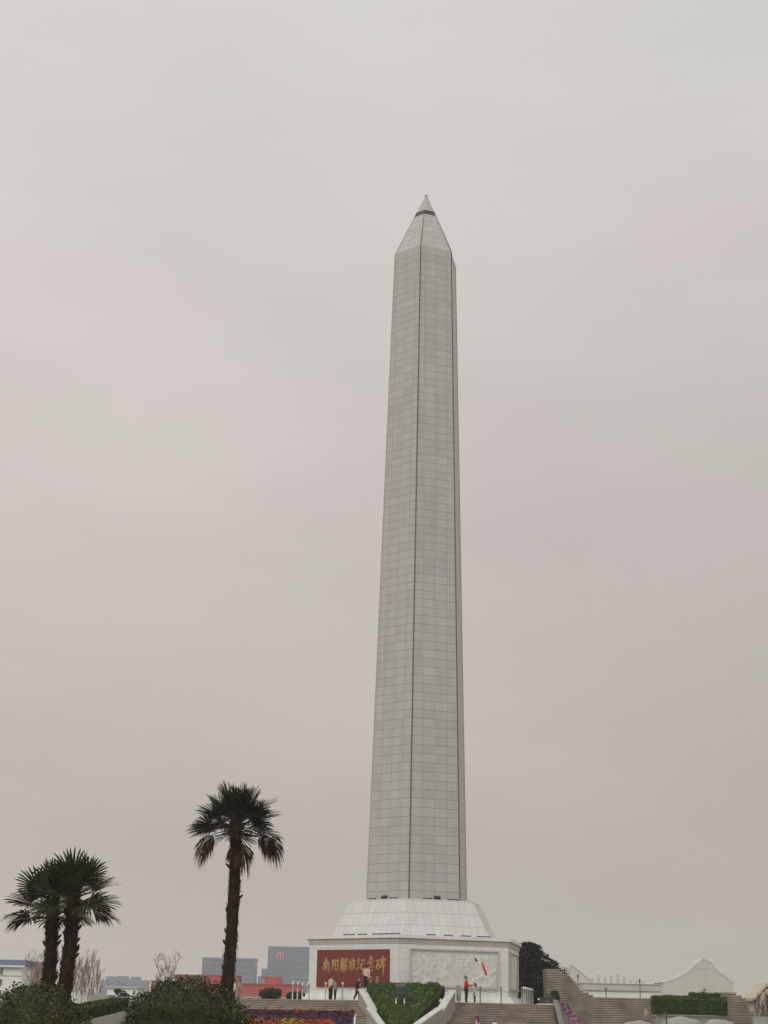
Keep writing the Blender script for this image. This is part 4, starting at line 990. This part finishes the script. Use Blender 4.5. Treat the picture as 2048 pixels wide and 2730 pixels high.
# long white hall, with pale pitched roofs
t_, w, h, dp = building('long_hall', 1556, 1760, 2641, 420, 16, 'white_wall', 'long low white hall with a pale blue-grey roof band behind the brown wall')
q = MB(); bbox(q, -w / 2 - .3, w / 2 + .3, -dp / 2 - .5, dp / 2 + .3, h, h + 1.45); q.build('roof_band', 'pale_roof', t_)
q = MB(); bbox(q, -w / 2 - .4, w / 2 + .4, -dp / 2 - .6, dp / 2 + .4, h + 1.45, h + 1.7); q.build('parapet', 'grey_wall', t_)
q = MB()
for k_ in range(9):
    x = -w / 2 + w * (.14 + .085 * k_); bbox(q, x - .3, x + .3, -dp / 2 + 3, -dp / 2 + 4, h + 1.7, h + 1.7 + rng.uniform(.9, 2.6))
q.build('roof_vents', 'vent_wall', t_)
def gabled(px0, px1, eave, apx, apy, Y, depth, wall, roof, label, name='peaked_hall'):
    a_, b_ = at(px0, eave, Y), at(px1, eave, Y); ap = at(apx, apy, Y)
    t_ = thing(name, ((a_.x + b_.x) / 2, Y + depth / 2, GZ), label, 'building')
    cx_ = (a_.x + b_.x) / 2; w = b_.x - a_.x; h = a_.z - GZ; xr = ap.x - cx_; hr = ap.z - GZ
    q = MB(); bbox(q, -w / 2, w / 2, -depth / 2, depth / 2, 0, h)
    for yy in (-depth / 2, depth / 2): q.poly([(-w / 2, yy, h), (w / 2, yy, h), (xr, yy, hr)])
    q.build('wall', wall, t_)
    q = MB(); o_ = .15
    for sgn in (-1, 1):
        e = (sgn * (w / 2 + .3), h - .1); q.raw([(e[0], -depth / 2 - o_, e[1]), (e[0], depth / 2 + o_, e[1]), (xr, depth / 2 + o_, hr + .15), (xr, -depth / 2 - o_, hr + .15), (e[0], -depth / 2 - o_, e[1] + .3), (e[0], depth / 2 + o_, e[1] + .3), (xr, depth / 2 + o_, hr + .45), (xr, -depth / 2 - o_, hr + .45)],
            [(0, 3, 2, 1), (4, 5, 6, 7), (0, 1, 5, 4), (0, 4, 7, 3), (1, 2, 6, 5), (2, 3, 7, 6)])
    q.build('roof', roof, t_)
    return t_, w, h, xr, hr, depth
def tented(pts, Y, depth, label):
    """a hall whose roof line swoops up to a point"""
    P3 = [at(px, py, Y) for px, py in pts]; cx_ = (P3[0].x + P3[-1].x) / 2
    t_ = thing('peaked_hall', (cx_, Y + depth / 2, GZ), label, 'building')
    pr = [(p.x - cx_, p.z - GZ) for p in P3]; n_ = len(pr)
    q = MB()
    F_ = [(x, -depth / 2, z) for x, z in pr]; B_ = [(x, depth / 2, z) for x, z in pr]
    q.poly([(pr[0][0], -depth / 2, 0)] + [(pr[-1][0], -depth / 2, 0)] + F_[::-1]); q.poly([(pr[0][0], depth / 2, 0)] + B_ + [(pr[-1][0], depth / 2, 0)])
    for x, z in (pr[0], pr[-1]): q.poly([(x, -depth / 2, 0), (x, depth / 2, 0), (x, depth / 2, z), (x, -depth / 2, z)])
    q.build('wall', 'cream_wall', t_)
    q = MB()
    for i in range(n_ - 1):
        (xa_, za_), (xb_, zb_2) = pr[i], pr[i + 1]; o_ = .12
        q.raw([(xa_, -depth / 2 - o_, za_ + .02), (xb_, -depth / 2 - o_, zb_2 + .02), (xb_, depth / 2 + o_, zb_2 + .02), (xa_, depth / 2 + o_, za_ + .02),
               (xa_, -depth / 2 - o_, za_ + .35), (xb_, -depth / 2 - o_, zb_2 + .35), (xb_, depth / 2 + o_, zb_2 + .35), (xa_, depth / 2 + o_, za_ + .35)], [(0, 1, 5, 4), (4, 5, 6, 7), (3, 7, 6, 2), (0, 3, 2, 1)])
    q.build('roof', 'pale_roof', t_)
    k_ = max(range(n_), key=lambda i: pr[i][1]); xr, hr = pr[k_]
    q = MB(); bbox(q, xr - .15, xr + .15, -depth / 2 - .1, -depth / 2 - .002, hr - 7, hr - .6); bbox(q, xr - 3.2, xr + 2.6, -depth / 2 - .12, -depth / 2 - .104, hr - 3.6, hr - 3.35); q.build('gable_frame', 'pale_roof', t_)
    r_ = random.Random(2); q = MB()
    for i in range(26):
        x = r_.uniform(pr[0][0] + 1, pr[-1][0] - 1); z = r_.uniform(1.5, 8.5); bbox(q, x - .35, x + .35, -depth / 2 - .1, -depth / 2 - .002, z, z + r_.uniform(.4, .9))
    o = q.build('small_windows', 'vent_wall', t_); o['kind'] = 'stuff'
tented([(1768, 2621), (1800, 2612), (1832, 2596), (1848, 2581), (1851, 2577), (1876, 2558), (1898, 2570), (1906, 2584), (1928, 2600), (1956, 2622)], 620, 20, 'pale hazy hall with a swooping pointed roof behind the clipped hedge')
gabled(1500, 1592, 2628, 1524, 2575, 640, 20, 'cream_wall', 'pale_roof', 'pale hazy hall with a low gable behind the stepped top of the brown wall')
# small cream kiosk at the right edge
t_, w, h, xr, hr, dp = gabled(2018, 2085, 2666, 2044, 2634, 150, 4, 'kiosk_wall', 'kiosk_wall', 'small cream gabled kiosk at the right edge', 'kiosk')
q = MB(); x_ = -w / 2 + w * (2045 - 2018) / 67
bbox(q, x_ - .09, x_ + .09, -dp / 2 - .2, -dp / 2 - .02, 0, h + .5); bbox(q, x_, w / 2, -dp / 2 - .2, -dp / 2 - .02, h - .3, h - .1); q.build('door_frame', 'bark', t_)
wl = at(2008, 2710, 98); w2 = at(2110, 2712, 98)
m_ = seg_wall(wl, w2, .4, GZ, '', ''); tag(m_.build('low_wall', 'grey_stone'), 'low dark grey wall in the lower right corner', 'wall')
for k_, (px, tp_) in enumerate(((2020, 2678), (2030, 2672), (2040, 2680))):
    tp = at(px, tp_, 112); bare_tree(Vector((tp.x, 112, GZ)), tp.z - GZ, 'leafless thin shrub %s from the left in front of the cream kiosk' % ORD[k_], 300 + k_, trunk='bark', spread=.3, levels=3, r0_=.03, group='leafless shrubs by the kiosk')

# ------------------------------------------------------------------ right end of the stairs
bs = thing('balustrade', endpt(A0, 1), 'grey stone balustrade going down the right end of the stairs', 'balustrade')
bo = bs.location
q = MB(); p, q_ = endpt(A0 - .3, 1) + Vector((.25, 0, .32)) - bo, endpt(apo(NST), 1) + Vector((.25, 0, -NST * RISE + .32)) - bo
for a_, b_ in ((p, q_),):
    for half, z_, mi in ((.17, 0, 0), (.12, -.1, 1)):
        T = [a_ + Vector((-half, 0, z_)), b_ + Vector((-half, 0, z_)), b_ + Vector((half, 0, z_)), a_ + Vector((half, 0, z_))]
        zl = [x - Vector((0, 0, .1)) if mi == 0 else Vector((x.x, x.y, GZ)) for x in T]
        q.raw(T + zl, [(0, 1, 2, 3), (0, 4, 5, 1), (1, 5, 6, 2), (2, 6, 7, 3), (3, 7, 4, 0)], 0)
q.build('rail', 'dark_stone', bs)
# pink flowering plants in tubs beside it
tub0 = None
for k_, (px, py, Y) in enumerate(((1505, 2682, 103), (1511, 2692, 102), (1519, 2702, 101), (1525, 2712, 100), (1531, 2721, 99), (1538, 2731, 98))):
    c = at(px, py, Y); lab = 'pink flowers on a stand, %s from the back in the line beside the right stairs' % ORD[k_]
    hgt = c.z - GZ
    t_ = thing('flower_stand', (c.x, Y, GZ), lab, 'flower stand', 'pink flowers beside the stairs')
    q = MB(); q.lathe((0, 0, 0), [(.2, 0), (.2, .05), (.05, .1), (.05, hgt - .35), (.16, hgt - .28), (.2, hgt - .05)], 8); q.build('stand', 'steel', t_)
    q = MB(); dd = rng.normal(0, 1, (260, 3)); dd /= np.linalg.norm(dd, axis=1)[:, None]
    q.leaves([(x[0] * .21, x[1] * .21, hgt + .06 + x[2] * .2) for x in dd], dd, .11, .6, [0 if rng.random() < .62 else (1 if rng.random() < .5 else 2) for _ in range(260)], .8)
    q.build('blossom', ['flower_pink', 'flower_purple', 'hedge_shade'], t_)
# narrow dark shrub beside the toy car
c = at(1481, 2688, 113.5); c.z = 0
bush('shrub', Vector((c.x, 113.8, 0)), .36, .36, 1.0, 1200, .09, ['hedge_shade', 'shrub_leaf_dark'], 'narrow dark shrub between the toy car and the brown stepped wall', seed=31)
# black ride-on toy car with a pale lamp, on a pale slab
c = at(1459, 2680, 113.6)
q = MB(); q.box((c.x, 113.7, .03), (1.35, .9, .06)); tag(q.build('stone_slab', 'white_stone'), 'pale stone slab under the small black toy car', 'slab')
t_ = thing('toy_car', (c.x, 113.7, .06), 'small black ride-on toy car with pale headlamp at the right end of the plaza', 'toy car', rz=0)
q = MB()
prof = [(-.56, .16), (-.58, .30), (-.50, .36), (-.25, .42), (-.05, .62), (.25, .64), (.45, .46), (.57, .42), (.58, .18)]
for s0, s1 in ((-.3, .3),):
    Lf = [(x, s0, z) for x, z in prof]; Rf = [(x, s1, z) for x, z in prof]; n_ = len(prof)
    q.raw(Lf + Rf, [tuple(range(n_)), tuple(range(2 * n_ - 1, n_ - 1, -1))] + [(i + 1, i, n_ + i, n_ + i + 1) for i in range(n_ - 1)] + [(0, n_ - 1, 2 * n_ - 1, n_)])
q.build('body', 'dark_metal', t_)
q = MB(); q.poly([(-.22, -.306, .44), (.22, -.306, .44), (.20, -.306, .58), (-.05, -.306, .57)]); q.build('side_window', 'window_glass', t_)
for x in (-.36, .36):
    for y in (-.3, .3):
        q = MB(); q.tube([(x, y - .05, .14), (x, y + .05, .14)], .14, 12); q.build('wheel', 'dark_metal', t_)
for y in (-.2, .2):
    q = MB(); q.ball((-.57, y, .29), .07, 8); q.build('headlight', 'cap_white', t_)
# crumpled paper on the steps
sp_ = at(1375, 2716, 104); i_ = 9
pp = A + fnorm(1) * (apo(9) - .1) + fdir(1) * ((sp_ - A).dot(fdir(1))); pp.z = -9 * RISE + .05
bm_ = bmesh.new(); bmesh.ops.create_icosphere(bm_, subdivisions=2, radius=.12)
for v_ in bm_.verts: v_.co = Vector((v_.co.x * 1.5, v_.co.y, v_.co.z * .45)) * (1 + .35 * mnoise.noise(v_.co * 20))
me = bpy.data.meshes.new('paper'); bm_.to_mesh(me); bm_.free(); me.materials.append(MAT['cap_white'])
o = bpy.data.objects.new('paper', me); COL.objects.link(o); o.location = pp; tag(o, 'crumpled white paper lying on the right flight of stairs', 'paper')

# kite in front of the relief panel
kc = at(1264, 2546, 107)
kt = thing('kite', kc, 'dark green and white kite with long red tail before the relief panel', 'kite')
def kp(px, py, dy=0): return at(px, py, 107 + dy) - kc
q = MB()
def thick(mb, pts, mi=0, th=.012):
    d_ = Vector((0, th, 0)); n_ = len(pts)
    mb.raw([p for p in pts] + [p + d_ for p in pts], [tuple(range(n_)), tuple(range(2 * n_ - 1, n_ - 1, -1))] + [((i + 1) % n_, i, n_ + i, n_ + (i + 1) % n_) for i in range(n_)], mi)
thick(q, [kp(1267, 2548), kp(1271, 2556, .1), kp(1278, 2563, .15), kp(1267, 2563, .25)], 0)
thick(q, [kp(1264, 2545), kp(1270, 2550), kp(1287, 2566, .05), kp(1282, 2573, .05), kp(1271, 2556, -.03)], 1)
q.build('sail', ['kite_green', 'kite_white'], kt)
q = MB(); q.tube([kp(1263, 2544), kp(1285, 2567, .05)], .012, 5); q.tube([kp(1282, 2563.5), kp(1296, 2562, .1)], .008, 5); q.build('spar', 'rose_cloth', kt)
q = MB(); ed = [(1283, 2565, 1288, 2567), (1285, 2573, 1290, 2572), (1288, 2583, 1293.5, 2580), (1291, 2592, 1297, 2589), (1293, 2599, 1299, 2597), (1298, 2603, 1300, 2598)]
for i in range(len(ed) - 1):
    a_, b_ = ed[i], ed[i + 1]; thick(q, [kp(a_[0], a_[1], .03 * i), kp(a_[2], a_[3], .03 * i + .1), kp(b_[2], b_[3], .03 * i + .13), kp(b_[0], b_[1], .03 * i + .03)])
q.build('tail', 'kite_red', kt)

# ------------------------------------------------------------------ people
def person(px, feet, H, yaw, label, top, legs, shoes='black_cloth', pose=None, hair='hair', long_hair=False, skirt=None, extra=None, hem=None, build=1.0, bend=0.0):
    """one skinned body with a colour per region; faces local +X, turned by yaw"""
    pose = pose or {}
    t_ = thing('person', feet, label, 'person', rz=yaw)
    V, Rr, E_, reg = [], [], [], []
    def vx(p, r, rg, par=None):
        V.append(Vector(p) * H); Rr.append(r * H * (build if rg in ('top', 'legs') else 1)); reg.append(rg)
        if par is not None: E_.append((par, len(V) - 1))
        return len(V) - 1
    bx = bend
    def tor(x, z): return (x + bx * max(0, z - .53) * 1.2, 0, z - bx * bx * max(0, z - .53) * .3)
    pel = vx((0, 0, .53), .074, 'legs'); sp1 = vx(tor(0, .61), .070, 'top', pel); chest = vx(tor(.005, .73), .080, 'top', sp1)
    nb = vx(tor(.0, .81), .045, 'top', chest); nk = vx(tor(.005, .845), .030, 'skin', nb)
    hd0 = vx(tor(.018, .88), .048, 'skin', nk); hd1 = vx(tor(.015, .93), .060, 'skin', hd0); hd2 = vx(tor(.01, .975), .040, 'skin', hd1)
    nose = vx(tor(.083, .915), .012, 'skin', hd1)
    for s in (-1, 1):
        vx((tor(.005, .92)[0], s * .066, tor(0, .92)[2]), .010, 'skin', hd1)
        k = 'R' if s < 0 else 'L'
        sh = vx((tor(0, .795)[0], s * .105, tor(0, .795)[2]), .040, 'top', nb)
        e = pose.get('elbow' + k, (.0, .14, .62)); w = pose.get('wrist' + k, (.04, .15, .48))
        el = vx((e[0] + bx * .1, s * e[1], e[2]), .036, 'top', sh); wr = vx((w[0] + bx * .15, s * w[1], w[2]), .025, 'top', el)
        dv = (Vector(w) - Vector(e)).normalized(); dv = Vector((dv.x, s * dv.y, dv.z))
        pm = Vector((w[0] + bx * .15, s * w[1], w[2])) + dv * .035
        palm_ = vx(pm, .022, 'skin', wr)
        out = Vector((1, 0, 0)) if abs(dv.x) < .7 else Vector((0, 0, 1))
        for fi in range(4):
            off = out * (.012 * (fi - 1.5)); f1 = vx(pm + dv * .03 + off, .0062, 'skin', palm_); vx(pm + dv * (.052 - .004 * abs(fi - 1.3)) + off + Vector((0, -s * .008, 0)), .005, 'skin', f1)
        th = vx(pm + out * .028 + dv * .008, .007, 'skin', palm_); vx(pm + out * .034 + dv * .026, .0055, 'skin', th)
        hp_ = vx((0, s * .054, .48), .064, 'legs', pel)
        kn = pose.get('knee' + k, (.015, .055, .275)); an = pose.get('ankle' + k, (-.01, .058, .045))
        k_ = vx((kn[0], s * kn[1], kn[2]), .049, 'legs', hp_); a_ = vx((an[0], s * an[1], an[2]), .038, 'legs', k_)
        vx((an[0] + .075, s * an[1], an[2] - .022), .020, 'shoe', a_)
    me = bpy.data.meshes.new('body'); me.from_pydata(V, E_, [])
    o = bpy.data.objects.new('body', me); COL.objects.link(o)
    md = o.modifiers.new('skin', 'SKIN'); md.use_smooth_shade = True
    for i, sv in enumerate(me.skin_vertices[0].data): sv.radius = (Rr[i], Rr[i] * (1.35 if i in (sp1, chest) else 1)); sv.use_root = (i == pel)
    # flatten torso a little front to back
    for i in (pel, sp1, chest): me.skin_vertices[0].data[i].radius = (Rr[i] * .92, Rr[i] * 1.28)
    ss = o.modifiers.new('sub', 'SUBSURF'); ss.levels = 1; ss.render_levels = 1
    bpy.context.view_layer.update(); dg = bpy.context.evaluated_depsgraph_get()
    nm = bpy.data.meshes.new_from_object(o.evaluated_get(dg)); o.modifiers.clear(); old = o.data; o.data = nm; bpy.data.meshes.remove(old); nm.name = 'body'
    order = ['skin', 'top', 'legs', 'shoe']; nm.materials.clear()
    for mname in ('skin', top, legs, shoes): nm.materials.append(MAT[mname])
    segs = [(V[a], V[b], reg[b]) for a, b in E_]
    for pg in nm.polygons:
        c_ = pg.center; best, br_ = 9e9, 'top'
        for a, b, rg in segs:
            ab = b - a; tt = max(0, min(1, (c_ - a).dot(ab) / max(1e-9, ab.length_squared))); dd = (c_ - a - ab * tt).length
            if dd < best: best, br_ = dd, rg
        pg.material_index = order.index(br_); pg.use_smooth = True
    o.parent = t_
    # hair, face
    hx, hz = tor(.0, .935)[0] * H, tor(0, .935)[2] * H
    q = MB(); q.ball((hx - .012 * H, 0, hz + .012 * H), .068 * H, 12, squash=(1.0, .98, .95)); 
    if long_hair:
        q.tube([(hx - .03 * H, 0, hz), (hx - .05 * H, 0, hz - .08 * H), (hx - .055 * H, 0, hz - .17 * H)], [.062 * H, .064 * H, .04 * H], 10)
    q.build('hair', hair, t_, True)
    q = MB()
    for s in (-1, 1): q.ball((hx + .072 * H, s * .024 * H, hz - .005 * H), .007 * H, 6)
    q.box((hx + .072 * H, 0, hz - .042 * H), (.008 * H, .028 * H, .006 * H)); q.build('face', 'brown_hair', t_)
    if skirt:
        z1, z0, w0_, w1_ = skirt[1:5]; q = MB()
        q.lathe((0, 0, 0), [(w1_ * H, z0 * H), (w1_ * .97 * H, (z0 + .02) * H), ((w0_ + w1_) / 2 * H, (z0 + z1) / 2 * H), (w0_ * H, z1 * H)], 14); q.build('skirt', skirt[0], t_, True)
    if hem:
        q = MB(); q.lathe((0, 0, 0), [(.098 * H, hem[1] * H), (.10 * H, (hem[1] + .02) * H), (.086 * H, .60 * H)], 14); q.build('jacket_hem', hem[0], t_, True)
    if extra: extra(t_, H)
    return t_
def stand(px, a_, side, z=0.0):
    n = fnorm(side); p0 = A + n * a_; p = on_plane(px, 2655, p0, n); return Vector((p.x, p.y, z))
def bag(t_, H):
    q = MB(); q.ball((.05, -.13 * H, .42 * H), .075 * H, 10, squash=(.9, .5, 1.5)); q.build('bag', 'black_cloth', t_, True)
person(881, stand(881, 8.85, 0), 1.64, R(35), 'woman in beige jacket over an orange top and black trousers standing by the red panel', 'beige_cloth', 'black_cloth', hem=('orange_cloth', .47), build=1.18,
       pose=dict(elbowR=(.02, .15, .62), wristR=(.10, .12, .55)))
person(893, stand(894, 8.95, 0), 1.34, R(170), 'shorter person in grey-green top and black trousers beside the woman in beige', 'teal_cloth', 'black_cloth', build=1.15, hem=('teal_cloth', .44))
def shirtfront(t_, H):
    q = MB(); q.ball((.135 * H, 0, .64 * H), .06 * H, 8, squash=(.5, .8, 1.9)); q.build('shirt_front', 'grey_cloth', t_, True)
person(953, stand(953, 9.0, 0), 1.48, R(-35), 'person in dark jacket striding at the top of the left stairs beside the coping', 'jacket_cloth', 'black_cloth', build=1.2, bend=.12, extra=shirtfront,
       pose=dict(kneeR=(-.01, .06, .29), ankleR=(-.16, .06, .05), kneeL=(.06, .06, .28), ankleL=(.06, .06, .045), elbowR=(.0, .15, .62), wristR=(.06, .13, .49)))
pz = Lt + Vector((.28, .12, .02))
person(978, pz, 1.52, R(75), 'woman in pale pink top and black trousers standing on the coping before the red panel', 'pink_cloth', 'black_cloth', build=1.12,
       pose=dict(elbowR=(-.03, .145, .63), wristR=(-.02, .14, .49), elbowL=(-.03, .145, .63), wristL=(.07, .11, .56), ankleL=(-.02, .07, .045), ankleR=(-.06, .07, .045)))
def phone(t_, H):
    bag(t_, H); q = MB(); q.box((.235 * H, -.05 * H, .685 * H), (.10, .05, .02)); q.build('phone', 'grey_cloth', t_)
person(1245, stand(1243, 8.9, 1), 1.70, R(-8), 'man in red jacket and black trousers looking at a phone before the relief panel', 'red_cloth', 'black_cloth', build=1.22, extra=phone, hem=('red_cloth', .52),
       pose=dict(elbowR=(.05, .13, .63), wristR=(.18, .07, .67), elbowL=(.05, .13, .63), wristL=(.18, .05, .66)))
person(1266, stand(1266, 8.9, 1), 1.28, R(165), 'girl with long dark hair in a pale dress standing right of the man in red', 'white_cloth', 'black_cloth', long_hair=True, skirt=('white_cloth', .60, .36, .08, .115))
# child in purple and lilac further down the right flight
f_ = A + fnorm(1) * (apo(12) - .15); f_ = f_ + fdir(1) * ((at(1270, 2715, f_.y) - f_).dot(fdir(1))); f_.z = -12 * RISE
person(1270, f_, 1.16, R(200), 'child in purple and lilac dress on the lower steps of the right flight', 'purple_cloth', 'black_cloth', hair='brown_hair', skirt=('lilac_cloth', .62, .25, .085, .16), build=1.25)
# two people far left behind the palm trunk
person(623, Vector((at(624, 2660, 138).x, 138, 0)), 1.62, R(200), 'person in white shirt beside the lone palm trunk behind the round shrub', 'white_cloth', 'black_cloth', build=1.1)
person(637, Vector((at(638, 2660, 139).x, 139, 0)), 1.68, R(160), 'person in pink-grey shirt second from the lone palm trunk behind the round shrub', 'rose_cloth', 'grey_cloth', build=1.1)
bz = at(1700, 2721, 98).z - .04
person(1722, Vector((at(1722, 2700, 98.1).x, 98.1, bz)), at(1722, 2686, 98.1).z - bz, R(-150), 'small brown-haired child in pink top standing on the flat grey boulder', 'rose_cloth', 'grey_cloth', hair='brown_hair', build=1.3)

# ------------------------------------------------------------------ haze
hz_ = MB(); hz_.box((0, 590, 34), (2900, 1700, 75)); 
hm = bpy.data.materials.new('haze'); hm.use_nodes = True; hm.node_tree.nodes.clear()
pv = _n(hm.node_tree, 'ShaderNodeVolumePrincipled'); pv.inputs['Color'].default_value = (.86, .87, .89, 1); pv.inputs['Density'].default_value = .0003
mo = _n(hm.node_tree, 'ShaderNodeOutputMaterial'); hm.node_tree.links.new(pv.outputs[0], mo.inputs['Volume'])
MAT['haze'] = hm
ho_ = hz_.build('haze', 'haze'); ho_['kind'] = 'stuff'
